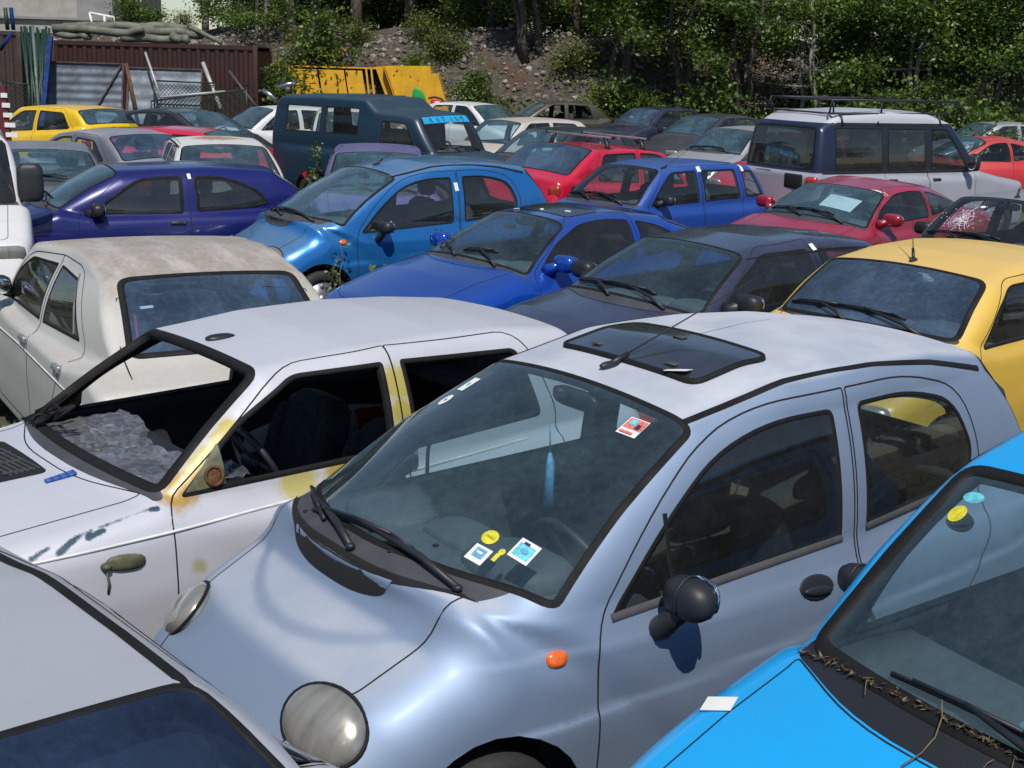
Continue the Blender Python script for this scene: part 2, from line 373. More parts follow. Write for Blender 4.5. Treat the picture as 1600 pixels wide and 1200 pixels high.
class PM:
    """plain polygon mesh that convex outlines can be cut into"""
    def __init__(s, V, Q):
        s.V = np.array(V); s.n = len(V); s.F = [list(map(int, q)) for q in Q]; s.T = np.zeros(len(Q), int); s.C = V[Q].mean(1); s.split = {}; s.nc = len(Q)
    def tagf(s, fs, t): s.T[fs] = t
    def addv(s, p):
        if s.n >= len(s.V): s.V = np.concatenate([s.V, np.zeros((4000, 3))])
        s.V[s.n] = p; s.n += 1; return s.n-1
    def expand(s, f):
        out = []
        def rec(a, b):
            v = s.split.get((a, b) if a < b else (b, a))
            if v is not None: rec(a, v); out.append(v); rec(v, b)
        for i, a in enumerate(f): out.append(a); rec(a, f[(i+1) % len(f)])
        return out
    def cands(s, test):
        C = s.C[:len(s.F)]; return [int(i) for i in np.nonzero((s.T[:len(s.F)] == 0) & test(C[:, 0], C[:, 1], C[:, 2]))[0]]
    def cut(s, cand, fr, poly):
        o, A, B, n = fr; pl = np.array(poly); cen = pl.mean(0); reg = list(cand); k = len(pl); eps = 2e-5
        for i in range(k):
            p = pl[i]; q = pl[(i+1) % k]; e = q-p
            if e@e < 1e-10: continue
            n2 = np.array((e[1], -e[0])); n2 = n2/np.linalg.norm(n2)
            if n2@(cen-p) > 0: n2 = -n2
            N = A*n2[0]+B*n2[1]; d0 = N.dot(o+A*p[0]+B*p[1]); d = (s.V[:s.n]@np.array(N)-d0).tolist(); keep = []
            for fi in reg:
                f = s.F[fi]; dd = [d[j] for j in f]; hi = max(dd)
                if hi <= eps: keep.append(fi); continue
                if min(dd) >= -eps: continue
                f = s.expand(f); I = []; O = []
                for j, a in enumerate(f):
                    b = f[(j+1) % len(f)]; da, db = d[a], d[b]
                    if da <= eps: I.append(a)
                    if da >= -eps: O.append(a)
                    if (da > eps and db < -eps) or (da < -eps and db > eps):
                        key = (a, b) if a < b else (b, a); v = s.split.get(key)
                        if v is None:
                            v = s.addv(s.V[a]+(s.V[b]-s.V[a])*(da/(da-db))); s.split[key] = v; d.append(0.)
                        I.append(v); O.append(v)
                if len(I) < 3: s.F[fi] = f; continue
                if len(O) < 3: s.F[fi] = f; keep.append(fi); continue
                s.F[fi] = O; s.C[fi] = s.V[O].mean(0); s.F.append(I); m = len(s.F)-1
                if m >= len(s.C): s.C = np.concatenate([s.C, np.zeros((4000, 3))]); s.T = np.concatenate([s.T, np.zeros(4000, int)])
                s.C[m] = s.V[I].mean(0); s.T[m] = s.T[fi]; keep.append(m)
            reg = keep
        return reg
LIN = {}
def lod(sp): return sp.get('lod', 0)
def build_car(sp):
    c = Car(sp); mid = c.mid; h = sp.get('h', (.03, .04, .06)[lod(sp)]); V, Q = c.shell(h)
    pm_ = PM(V, Q); cands = pm_.cands; cut = pm_.cut
    names = ['body']; T = lambda n: (names.append(n), len(names)-1)[1]
    root = empty(sp.get('name', 'parked_car'), (0, 0, 0)); tag(root, sp['label'], sp.get('cat', 'car'), sp.get('group', 'scrapped cars parked in the yard'))
    parts = {}; sides = (1, -1); post = []
    fb, ft, rt, rb, sB, L = sp['fb'], sp['ft'], sp['rt'], sp['rb'], sp['sB'], c.L
    # ---- glass openings
    wins = []
    def screen(kind):
        p, q = (fb, ft) if kind == 'front' else (rb, rt); fr = c.frame(kind); gl = c.glen
        bow = sp.get('wsbow', .05 if kind == 'front' else .02); r = sp.get('wsr', .07)
        pts = [(-p[1], 0, r)]+[(p[1]*t, -bow*(1-t*t), .1) for t in (-.6, -.2, .2, .6)]+[(p[1], 0, r), (q[1], gl, r), (0, gl+.006, .2), (-q[1], gl, r)]
        return fr, rpoly(pts)
    fr, pl = screen('front'); wins.append(('windscreen', 'front', fr, pl, 0))
    if sp.get('rearglass', 1):
        fr, pl = screen('rear'); wins.append(('rear_window', 'rear', fr, pl, 0))
    for k, w in enumerate(sp['wins']):
        for sg in sides: wins.append(('side_window', 'side', c.frame('side', sg), rpoly([(p[0], p[1], p[2] if len(p) > 2 else .035) for p in w]), sg))
    for w in wins:
        nm, kind, fr, pl, sg = w; o, A, B, n = fr
        lo = np.array(pl).min(0)-.1; hi = np.array(pl).max(0)+.1
        def ok(x, y, z):
            d = np.stack([x-o.x, y-o.y, z-o.z], 1); a = d@np.array(A); b = d@np.array(B)
            r = (lo[0] < a) & (a < hi[0]) & (lo[1] < b) & (b < hi[1])
            return r & (y*sg > .2 if kind == 'side' else np.abs(d@np.array(n)) < .25)
        t = T(nm); pm_.tagf(cut(cands(ok), fr, pl), t)
        w2 = [nm, kind, fr, pl, sg, t]; post.append(w2)
    # ---- wheel arches
    for sc in (sp.get('wf', .68), sp.get('wr', sp.get('wf', .68)+sp.get('wb_', 2.34))):
        for sg in sides:
            rr = sp.get('wrad', .28)+.05; poly = [(sc+rr*math.cos(q*math.pi/14), sp.get('wrad', .28)+.02+rr*math.sin(q*math.pi/14)) for q in range(28)]
            pm_.tagf(cut(cands(lambda x, y, z: (y*sg > .4) & (np.abs(mid-x-sc) < .5) & (z < .8)), c.frame('side', sg), poly), -1)
    # ---- cowl, bonnet, doors
    lines = []
    if sp.get('cowl'):
        poly = rpoly(sp['cowl']); t = T('cowl')
        pm_.tagf(cut(cands(lambda x, y, z: (z > .55) & (mid-x < fb[0]+.25)), c.frame('top'), poly), t)
        lines.append(('cowl', c.frame('top'), poly))
    if sp.get('bonnet'):
        poly = rpoly(sp['bonnet']); t = T('bonnet')
        pm_.tagf(cut(cands(lambda x, y, z: (z > .5) & (mid-x < fb[0]+.1) & (c.normals(np.stack([x, y, z], 1))[:, 2] > .2)), c.frame('top'), poly), t)
        lines.append(('bonnet', c.frame('top'), poly))
    dk = []
    for di, d in enumerate(sp['doors']):
        poly = rpoly([(p[0], p[1], p[2] if len(p) > 2 else .05) for p in d])
        for sg in sides:
            t = T('door'); fr = c.frame('side', sg); ylim = ft[1]*.8
            pm_.tagf(cut(cands(lambda x, y, z: y*sg > ylim), fr, poly), t)
            dk.append((t, di, sg, fr, poly))
    # ---- split into meshes
    P = pm_.V[:pm_.n]; N = c.normals(P); fs = {}
    for i, f in enumerate(pm_.F): fs.setdefault(int(pm_.T[i]), []).append(pm_.expand(f))
    def piece(t, lining=.018):
        F = fs.get(t, [])
        if not F: return None
        u = np.unique(np.concatenate([np.array(f) for f in F])); mp = {int(a): i for i, a in enumerate(u)}
        F = [[mp[i] for i in f] for f in F]; v = P[u]; n = N[u]; mi = [0]*len(F)
        if lining:
            k = len(v); ed = {}
            for f in F:
                for a, b in zip(f, f[1:]+f[:1]): ed[(a, b)] = ed.get((a, b), 0)+1
            F2 = [[i+k for i in f[::-1]] for f in F]; mi += [1]*len(F2)
            v2 = v-n*lining; vv = np.concatenate([v, v2]); nn = np.concatenate([n, -n])
            rim = [e for e in ed if (e[1], e[0]) not in ed]; bidx = sorted({i for e in rim for i in e}); bm_ = {i: 2*k+j for j, i in enumerate(bidx)}; kb = len(bidx)
            vv = np.concatenate([vv, v[bidx], v2[bidx]]); cen = v.mean(0)
            nn = np.concatenate([nn, np.zeros((2*kb, 3))]); F3 = []
            for a, b in rim: F3.append([bm_[b], bm_[a], bm_[a]+kb, bm_[b]+kb])
            for f in F3:
                e = np.cross(vv[f[1]]-vv[f[0]], vv[f[3]]-vv[f[0]])
                for i in f: nn[i] += e
            l = np.linalg.norm(nn, axis=1); nn[l < 1e-9] = (0, 0, 1); nn /= np.maximum(np.linalg.norm(nn, axis=1), 1e-9)[:, None]
            F = F+F2+F3; mi += [1]*len(F3); v, n = vv, nn
        return mesh_np(names[t] if t >= 0 else 'x', v, F, True, n, mi)
    pm, lm = sp['paint'], sp.get('lining', M['lining'])
    body = link('body', piece(0), (pm, lm), root)
    c.root, c.body = root, body; c.part = {'doors': []}
    for nm, fr, poly in lines:
        t = names.index(nm); me = piece(t)
        if me is None: continue
        o = link(nm, me, (sp.get('cowlmat', M['plastic']) if nm == 'cowl' else sp.get('bonnetpaint', pm), lm), root); c.part[nm] = o
        if lod(sp) < 2 and nm != 'cowl':
            me.materials.append(M['gap']) if len(me.materials) < 3 else None
            add_gap(c, me, fr, poly, .0028, 2)
    for t, di, sg, fr, poly in dk:
        me = piece(t)
        if me is None: continue
        o = link('door', me, (sp.get('doorpaint', pm), lm), root); o['side'] = sg; c.part['doors'].append((o, di, sg))
        if lod(sp) < 2:
            me.materials.append(M['gap']); add_gap(c, me, fr, poly, .003, 2)
    c.win = []
    for nm, kind, fr, pl, sg, t in post:
        par = root
        if kind == 'side':
            cx = np.mean([p[0] for p in pl])
            for o, di, s2 in c.part['doors']:
                q = sp['doors'][di]
                if s2 == sg and min(p[0] for p in q) < cx < max(p[0] for p in q): par = o
        me = piece(t, 0)
        gm = sp.get('glass_'+nm, sp.get('glass', M['glass']))
        open_ = (kind == 'side' and sp.get('openside', lambda sg, x: False)(sg, np.mean([p[0] for p in pl]))) or (nm in sp.get('open', ()))
        o = None
        if me is not None and not open_: o = link(nm, me, (gm,), par)
        elif me is not None: bpy.data.meshes.remove(me)
        so, si, sh = sp.get('seal_'+kind, {'side': (.003, .013, .0015), 'front': (.004, .020, .0018), 'rear': (.004, .018, .0018)}[kind])
        mb = c.ribbon(fr, dense(pl, (.03, .05, .09)[lod(sp)]), so, si, sh, lip=.03)
        seal = mb.build('window_seal', sp.get('sealmat', M['rubber']), (o or par))
        c.win.append((nm, kind, fr, pl, sg, o, seal))
        if nm == 'windscreen': c.ws = o; c.wsfr = fr; c.wspl = pl
        if nm == 'rear_window': c.rw = o; c.rwfr = fr
    outfit(c)
    p = sp['pos']; a = R(sp['yaw'])
    root.location = (p[0], p[1], sp.get('z', 0)); root.rotation_mode = 'XYZ'
    root.rotation_euler = (R(sp.get('lup', 0)), R(sp.get('rup', 0)), a+math.pi)
    if hasattr(c, 'sheet'): c.sheet.location = root.location; c.sheet.rotation_euler = root.rotation_euler
    return c
def add_gap(c, me, fr, poly, w, slot):
    mb = c.ribbon(fr, dense(poly, .02), w, w, .002, base=.0012)
    v0 = len(me.vertices); nv = [v.co[:] for v in me.vertices]; nn = [tuple(n.vector) for n in me.corner_normals]
    ln = {}
    for i, l in enumerate(me.loops): ln[l.vertex_index] = nn[i]
    F = [tuple(p.vertices) for p in me.polygons]; mi = [p.material_index for p in me.polygons]
    V2 = np.array(mb.V); N2 = c.normals(V2)
    N = [ln.get(i, (0, 0, 1)) for i in range(v0)]+[tuple(q) for q in N2]
    mats = list(me.materials); F2 = []
    for f in mb.F:
        e = (Vector(mb.V[f[1]])-Vector(mb.V[f[0]])).cross(Vector(mb.V[f[3]])-Vector(mb.V[f[0]]))
        F2.append(tuple(i+v0 for i in (f if e.dot(Vector(N2[f[0]])) > 0 else f[::-1])))
    me.clear_geometry(); me.from_pydata(nv+[tuple(v) for v in V2], [], F+F2)
    me.polygons.foreach_set('use_smooth', [True]*len(me.polygons)); me.polygons.foreach_set('material_index', mi+[slot]*len(F2)); me.update()
    me.normals_split_custom_set_from_vertices(N)
# ------------------------------------------------------------------ fittings
def patch(c, fr, poly, off, mat, name, parent, rings=3, m=0):
    pl = np.array(dense(poly, .03)); cen = pl.mean(0); k = len(pl); V = []; F = []; 
    for r in range(rings):
        P, N = c.cast(fr, cen+(pl-cen)*(1-r/rings)); V.append(P+N*off)
    P, N = c.cast(fr, [cen]); V.append(P+N*off); V = np.concatenate(V)
    for r in range(rings-1):
        for j in range(k): F.append((r*k+j, r*k+(j+1) % k, (r+1)*k+(j+1) % k, (r+1)*k+j))
    for j in range(k): F.append(((rings-1)*k+j, (rings-1)*k+(j+1) % k, rings*k))
    n = Vector(fr[3]); e = (Vector(V[F[0][1]])-Vector(V[F[0][0]])).cross(Vector(V[F[0][2]])-Vector(V[F[0][1]]))
    if e.dot(n) < 0: F = [f[::-1] for f in F]
    return link(name, mesh_np(name, V, F), (mat,), parent)
def at(c, fr, p, off=0.):
    P, N = c.cast(fr, [p]); return Vector(P[0])+Vector(N[0])*off, Vector(N[0])
def orient(n, t):
    """matrix with local z along n and local x near t"""
    n = Vector(n).normalized(); t = Vector(t); x = (t-n*t.dot(n)).normalized(); y = n.cross(x)
    return Matrix((x, y, n)).transposed().to_4x4()
def oval(cx, cy, rx, ry, n=20, rot=0.):
    return [(cx+rx*math.cos(q)*math.cos(rot)-ry*math.sin(q)*math.sin(rot), cy+rx*math.cos(q)*math.sin(rot)+ry*math.sin(q)*math.cos(rot)) for q in (2*math.pi*i/n for i in range(n))]
def rect(cx, cy, w, h, rot=0.):
    co, si = math.cos(rot), math.sin(rot)
    return [(cx+co*a-si*b, cy+si*a+co*b) for a, b in ((-w/2, -h/2), (w/2, -h/2), (w/2, h/2), (-w/2, h/2))]
SH = {}
def shared(key, fn):
    if key not in SH: SH[key] = fn()
    return SH[key]
def seat_mesh():
    mb = MB(); mb.ball((.02, 0, .12), (.54, .52, .2), p=5); mb.ball((-.27, 0, .42), (.17, .50, .68), p=4.5, rot=Matrix.Rotation(R(-14), 4, 'Y'))
    mb.ball((-.23, .22, .40), (.15, .10, .5), p=4, rot=Matrix.Rotation(R(-14), 4, 'Y')); mb.ball((-.23, -.22, .40), (.15, .10, .5), p=4, rot=Matrix.Rotation(R(-14), 4, 'Y')); mb.box((.02, 0, -.1), (.4, .4, .25)); return mb.mesh('seat')
def headrest_mesh():
    mb = MB(); mb.ball((-.37, 0, .88), (.13, .29, .23), p=3); mb.cyl((-.36, -.07, .7), (-.37, -.07, .85), .007); mb.cyl((-.36, .07, .7), (-.37, .07, .85), .007); return mb.mesh('headrest')
def bench_mesh():
    mb = MB(); mb.ball((.1, 0, .1), (.5, 1.15, .2), p=6); mb.ball((-.2, 0, .38), (.16, 1.15, .62), p=6, rot=Matrix.Rotation(R(-14), 4, 'Y')); return mb.mesh('rear_bench')
def wheel_ring():
    mb = MB(); n = 28; prof = [(.20, -.075), (.245, -.085), (.275, -.07), (.282, -.03), (.282, .03), (.275, .07), (.245, .085), (.20, .075)]
    V = [(r*math.cos(2*math.pi*i/n), y, r*math.sin(2*math.pi*i/n)) for i in range(n) for r, y in prof]; k = len(prof)
    F = [(i*k+j, ((i+1) % n)*k+j, ((i+1) % n)*k+j+1, i*k+j+1) for i in range(n) for j in range(k-1)]
    mb.add(V, F, 0, True); return mb.mesh('tyre')
def rim_mesh():
    mb = MB(); mb.cyl((0, -.05, 0), (0, .055, 0), .205, n=28); mb.cyl((0, .05, 0), (0, .07, 0), .05, n=14)
    for i in range(8):
        a = math.pi*i/4; mb.ball((.13*math.cos(a), .056, .13*math.sin(a)), (.05, .02, .05))
    return mb.mesh('rim')
def outfit(c):
    sp = c.sp; g = sp.get; root = c.root; mid = c.mid; ld = lod(sp); fb, ft, rt, rb, sB = sp['fb'], sp['ft'], sp['rt'], sp['rb'], sp['sB']
    X = lambda s: mid-s
    # wheels
    rad = g('wrad', .28)
    for s_ in (g('wf', .68), g('wr', g('wf', .68)+g('wb_', 2.34))):
        for sg in (1, -1):
            k = rad/.282; y = c.hw*.985-.09
            w = link('wheel', shared('tyre', wheel_ring), (M['tyre'],), root, (X(s_), sg*y, rad), (0, 0, 0 if sg > 0 else math.pi), (k, 1, k))
            link('rim', shared('rim', rim_mesh), (M['rim'],), w)
    # cabin
    zc = fb[2]; w2 = min(fb[1]+.03, c.hw-.09)
    d0 = c.a[0]+.06; d1 = g('dash1', c.a[0]+.52); dz = zc-g('dashdrop', .045)
    mb = MB(); prof = [(X(d0), dz-.25), (X(d0), dz-.02), (X(d0+.05), dz), (X((d0+d1)/2), dz+.008), (X(d1-.06), dz-.004), (X(d1), dz-.05), (X(d1+.02), dz-.16), (X(d1-.08), dz-.4), (X(d0+.1), dz-.5)]
    ny = 9; V = []
    for j in range(ny+1):
        y = -w2+2*w2*j/ny; bend = c.cg*.8*y*y
        for x, z in prof: V.append((x-bend+.0, y*(1-.04*(z < dz-.1)), z-.02*y*y))
    k = len(prof); F = [(j*k+i, (j+1)*k+i, (j+1)*k+(i+1) % k, j*k+(i+1) % k) for j in range(ny) for i in range(k)]+[tuple(range(k)), tuple(ny*k+i for i in range(k))[::-1]]
    mb.add(V, F, 0, True); yd = g('drive', 1)*.34
    if g('hump', 1): mb.ball((X(d1-.1), yd, dz+.01), (.26, .40, .13), p=3.6); mb.ball((X(d1-.06), -.02, dz+.0), (.2, .34, .07), p=3.6)
    if ld < 1 and g('hump', 1):
        mb.ball((X(d1-.14), -.38, dz+.0), (.28, .36, .09), p=2.6)
        for y0 in (-.30, .0): 
            for q in range(9): mb.box((X(d0+.14+c.cg*.8*(y0-.1+q*.022)**2), y0-.1+q*.022, dz+.011), (.035, .008, .006), m=1)
    o = mb.build('dashboard', (g('dashmat', M['dash']), M['gap']), root)
    if ld < 2 or g('wheelvis'):
        mb = MB(); tl = Matrix.Translation((X(d1+.13), yd, dz-.02)) @ Matrix.Rotation(R(-62), 4, 'Y')
        mb.tube([tl @ Vector((.18*math.cos(q), .18*math.sin(q), 0)) for q in np.linspace(0, 2*math.pi, 25)[:-1]], .014, closed=True)
        mb.ball(tl @ Vector((0, 0, -.02)), (.06, .12, .12), rot=Matrix.Rotation(R(28), 4, 'Y'))
        for q in (0, 2.1, 4.2): mb.cyl(tl @ Vector((0, 0, -.01)), tl @ Vector((.175*math.cos(q+1.57), .175*math.sin(q+1.57), 0)), .012)
        mb.cyl(tl @ Vector((0, 0, 0)), (X(d1-.05), yd, dz-.12), .03); mb.build('steering_wheel', M['blackplastic'], root)
    sm = g('seatmat', M['seat']); zs = g('seatz', .32); hk = g('headrests', 1)
    if not g('noseat'):
        for sg in (1, -1):
            sx = X(sB+g('seatds', -.12)); k = g('seatk', min(1., (c.H-.12-zs)/.98))
            o = link('seat', shared('seat', seat_mesh), (), root, (sx, sg*g('seaty', .34), zs), (0, 0, 0), (1, .93, k))
            if not o.data.materials: o.data.materials.append(sm)
            o.material_slots[0].link = 'OBJECT'; o.material_slots[0].material = sm
            if hk:
                q = link('headrest', shared('headrest', headrest_mesh), (), o)
                if not q.data.materials: q.data.materials.append(sm)
                q.material_slots[0].link = 'OBJECT'; q.material_slots[0].material = sm
        if not g('nobench'):
            kx = X(min(rb[0]-.4, sB+.95)); o = link('rear_bench', shared('bench', bench_mesh), (), root, (kx, 0, zs+.06), (0, 0, 0), (1, .95, .95))
            if not o.data.materials: o.data.materials.append(sm)
            o.material_slots[0].link = 'OBJECT'; o.material_slots[0].material = sm
            if g('rearrests') is not None:
                for sg in (1, -1):
                    mb = MB(); mb.ball((kx-.32, sg*.33, g('rearrests')), (.12, .27, .22), p=3); mb.cyl((kx-.3, sg*.33, zs+.5), (kx-.32, sg*.33, g('rearrests')), .01); mb.build('headrest', sm, root)
    if g('shelf', 1):
        x0, x1 = X(rb[0]-.5 if rb[0]-.5 > sB+.5 else sB+.55), X(c.d[0]-.06); mb = MB(); mb.box(((x0+x1)/2, 0, rb[2]-.05), (abs(x0-x1), 2*rb[1]-.02, .03), bev=.01); mb.build('parcel_shelf', g('shelfmat', M['lining']), root)
    if ld < 2 and 'windscreen' not in g('open', ()):
        P, n = at(c, c.wsfr, (0, (c.frame('front'), c.glen)[1]*.86)); mb = MB(); mb.ball(P+Vector((-.1, 0, -.04)), (.04, .24, .07), p=3.5); mb.cyl(P+Vector((-.02, 0, 0)), P+Vector((-.09, 0, -.03)), .01); mb.build('inner_mirror', M['blackplastic'], root)
    # door mirrors
    mr = g('mirror')
    if mr:
        st, ms, mz = mr['style'], mr['s'], mr['z']
        for sg in mr.get('sides', (1, -1)):
            P, n = at(c, c.frame('side', sg), (ms, mz)); mm = mr.get('mat', M['blackplastic']); mb = MB()
            sc = mr.get('k', 1)
            if st == 'round':
                h = P+Vector((-.02*sc, sg*.125*sc, .085*sc)); mb.ball(h, (.125*sc, .20*sc, .14*sc), p=2.5)
                mb.tube([P+Vector((.015, -sg*.01, -.075*sc)), P+Vector((.012, sg*.03, -.045*sc)), P+Vector((.0, sg*.075, .01)), h+Vector((0, 0, -.03))], [.032*sc, .042*sc, .036*sc, .03*sc], n=12); gs = (.02, .15*sc, .12*sc); gx = -.062*sc
                mb.tube([h+Vector((.066*sc*math.cos(q), .0, .076*sc*math.sin(q))) for q in np.linspace(-.6, 2.2, 11)], .003)
            elif st == 'tall':
                h = P+Vector((0, sg*.10, .12)); mb.ball(h, (.12, .24, .36), p=6); mb.cyl(P+Vector((0, 0, -.05)), h+Vector((0, 0, -.14)), .02); gs = (.01, .2, .31); gx = -.057
            elif st == 'stalk':
                h = P+Vector((-.01, sg*.2*sc, .13*sc)); mb.ball(h, (.1*sc, .19*sc, .25*sc), p=4); mb.cyl(P+Vector((0, 0, -.02)), h+Vector((0, -sg*.06, -.08)), .014); gs = (.01, .16*sc, .21*sc); gx = -.047*sc
            else:
                h = P+Vector((-.02, sg*.115*sc, .05*sc)); mb.ball(h, (.11*sc, .20*sc, .125*sc), p=3.6); mb.tube([P+Vector((.05, -sg*.015, -.005)), P+Vector((.03, sg*.03, .005)), h+Vector((.01, -sg*.03, -.005))], [.05*sc, .042*sc, .036*sc], n=12); gs = (.02, .175*sc, .105*sc); gx = -.06*sc
            o = mb.build('side_mirror', mm, root); mb = MB(); mb.ball(h+Vector((gx, 0, 0)), gs, p=3); mb.build('mirror_glass', M['mirror'], o)
    # handles
    hs = g('handle')
    if hs and ld < 2:
        for o, di, sg in c.part['doors']:
            if di >= len(hs['s']): continue
            P, n = at(c, c.frame('side', sg), (hs['s'][di], hs['z'][di])); mb = MB()
            if hs['style'] == 'oval': mb.ball((0, 0, 0), (.17, .088, .014), rot=orient(n, (1, 0, .12))); mb.ball(Vector(orient(n, (1, 0, 0)) @ Vector((0, .012, .008))), (.14, .035, .02), rot=orient(n, (1, 0, .12)), m=0)
            else: mb.box((0, 0, 0), (.15, .035, .045), rot=orient(n, (1, 0, 0)), bev=.01); mb.box(Vector(orient(n, (1, 0, 0)) @ Vector((-.06, 0, .0))), (.03, .045, .05), rot=orient(n, (1, 0, 0)), bev=.01)
            mb.build('door_handle', hs.get('mat', M['blackplastic']), o, P)
    # wipers
    for wi in g('wipers', ()):
        y0, b0, y1, b1, y2, b2 = wi; fr = c.wsfr; mb = MB()
        Pa, na = at(c, fr, (y0, b0), .015); Pm, nm_ = at(c, fr, ((y1+y2)/2, (b1+b2)/2), .035); P1, n1 = at(c, fr, (y1, b1), .012); P2, n2 = at(c, fr, (y2, b2), .012); q = Pa.lerp(Pm, .35)+Vector((0, 0, .018))
        mb.ball(Pa, (.032, .032, .022)); mb.tube([Pa, q, Pm], [.012, .0125, .007], n=6)
        bl = [at(c, fr, (y1+(y2-y1)*t, b1+(b2-b1)*t), .012)[0] for t in np.linspace(0, 1, 7)]; mb.tube(bl, .008, n=6); mb.tube([bl[1]+nm_*.02, Pm, bl[5]+nm_*.02], .006, n=6); mb.tube([bl[1]+nm_*.02, bl[0]], .005); mb.tube([bl[5]+nm_*.02, bl[6]], .005)
        mb.build('wiper', M['blackplastic'], root)
    # lamps
    if g('lamps', 'box') == 'box':
        for sg in (1, -1):
            for s0, z, y, d, mat, nm in ((1, g('hlz', .62), g('hly', c.hw*.66), (.09, .30, .14), M['lens'], 'headlight'), (-1, g('tlz', .74), g('tly', c.hw*.80), (.1, .17, .17), M['redlens'], 'tail_light')):
                r = c.bvh.ray_cast(Vector((s0*4, sg*y, z)), Vector((-s0, 0, 0)))
                if r[0] is None: continue
                mb = MB(); mb.ball((0, 0, 0), d, p=5, rot=orient(Vector((0, 0, 1)), Vector((r[1].x, r[1].y, 0)))); mb.build(nm, mat, root, r[0]+Vector((-s0*g('lampin', .025), 0, 0)))
    for (s_, y, ln, el, side) in g('antenna', ()):
        P, n = at(c, c.frame('top'), (s_, y)); mb = MB(); mb.ball(P+n*.008, (.09, .035, .03)); d = Vector((-math.cos(el), side, math.sin(el))).normalized()
        mb.tube([P+n*.01, P+n*.01+d*.09], [.012, .009], n=8); mb.tube([P+n*.012+d*.08, P+n*.012+d*ln], [.0035, .002], n=5); mb.build('antenna', M['blackplastic'], root)
    for (y0, s0, y1, s1, w) in g('rails', ()):
        for sg in (1, -1):
            pts = dense([(s0, sg*y0), ((s0*.75+s1*.25), sg*(y0*.6+y1*.4)+sg*g('railbow', .012)), ((s0+s1)/2, sg*((y0+y1)/2+g('railbow', .012)+.004)), (s1, sg*y1)], .05, False)
            c.ribbon(c.frame('top'), pts, w, w, .004, closed=False).build('roof_strip', M['rubber'], root)
    for (sg, s_, z, w, h_) in g('tags', ()):
        patch(c, c.frame('side', sg), rect(s_, z, w, h_, .1), .004, M['paper'], 'paper_tag', root, 2)
    f = g('extra')
    if f: f(c)
M = {}
M['lining'] = simple('dark_trim', (.028, .029, .033), .8)
M['plastic'] = simple('grey_plastic', (.055, .057, .065), .55, var=.2, bump=.05)
M['blackplastic'] = simple('black_plastic', (.016, .018, .023), .5, var=.2)
M['rubber'] = simple('black_rubber', (.009, .009, .010), .75, var=.25, spec=.25)
M['frame_grey'] = simple('grey_trim', (.07, .07, .075), .5)
M['gap'] = simple('panel_gap_black', (.006, .006, .007), .9)
M['tyre'] = simple('tyre_rubber', (.02, .02, .02), .85)
M['rim'] = simple('steel_rim', (.35, .35, .36), .4, .8)
M['dash'] = simple('dashboard_grey', (.065, .07, .078), .7, var=.12, bump=.06, scale=14)
M['seat'] = simple('seat_cloth', (.026, .028, .034), .9, var=.3, scale=20)
M['seatgrey'] = simple('seat_cloth_grey', (.07, .07, .08), .9, var=.3, scale=20)
M['mirror'] = simple('mirror_silver', (.7, .72, .75), .03, 1., var=.02)
M['lens'] = simple('clouded_lens', (.25, .245, .22), .22, .35, var=.25, scale=5, coat=.9)
_m, _t, _b = nt('clouded_lens'); _n = noise(_t, 26, 3, .5, stretch=(.3, 1., .05)); _g = noise(_t, 7, 4, .6)
_t.links.new(mix(_t, ramp(_t, _n, .35, .65), mix(_t, ramp(_t, _g, .3, .7), (.24, .235, .21), (.33, .32, .28)), (.36, .35, .32)), _b.inputs['Base Color']); _b.inputs['Roughness'].default_value = .25; _b.inputs['Metallic'].default_value = .45; _b.inputs['Coat Weight'].default_value = 1; _b.inputs['Coat Roughness'].default_value = .12
_bp = node(_t, 'ShaderNodeBump'); _bp.inputs['Strength'].default_value = .12; _bp.inputs['Distance'].default_value = .01; _t.links.new(_n, _bp.inputs['Height']); _t.links.new(_bp.outputs[0], _b.inputs['Normal']); M['lens'] = _m
M['redlens'] = simple('red_lens', (.35, .03, .02), .2, var=.2, coat=.6)
M['orange'] = simple('orange_lens', (.75, .13, .01), .2, var=.2, coat=.8, scale=40)
M['paper'] = simple('white_paper', (.72, .72, .70), .8, var=.06)
M['chrome'] = simple('bright_metal', (.6, .6, .6), .25, 1.)
M['glass'] = glass('window_glass', (.86, .93, .94), .05)
M['ws'] = glass('windscreen_glass', (.76, .91, .94), .15, dust_sky_col=(.24, .38, .45))  # blue in the dust colour imitates reflected sky
M['ws_far'] = glass('windscreen_glass_dust_sky', (.70, .86, .92), .28, dust_sky_col=(.20, .36, .45))  # dust, with teal sky reflection painted into its colour
M['ws_blue'] = glass('windscreen_glass_blue', (.62, .76, .90), .30, dust_sky_col=(.20, .32, .50))  # bluer film, sky reflection put into its diffuse colour
M['dark_glass'] = glass('tinted_glass', (.32, .36, .38), .06)
M['vdark_glass'] = glass('black_tinted_glass', (.06, .07, .08), .05)
M['clear'] = glass('clear_glass', (.9, .93, .93), .03, refl=.6)
M['ws_navy'] = glass('windscreen_glass_dark', (.35, .45, .60), .16, dust_sky_col=(.12, .20, .42))  # navy film colour stands in for blue reflections
M['mid_glass'] = glass('door_glass', (.55, .64, .68), .04)
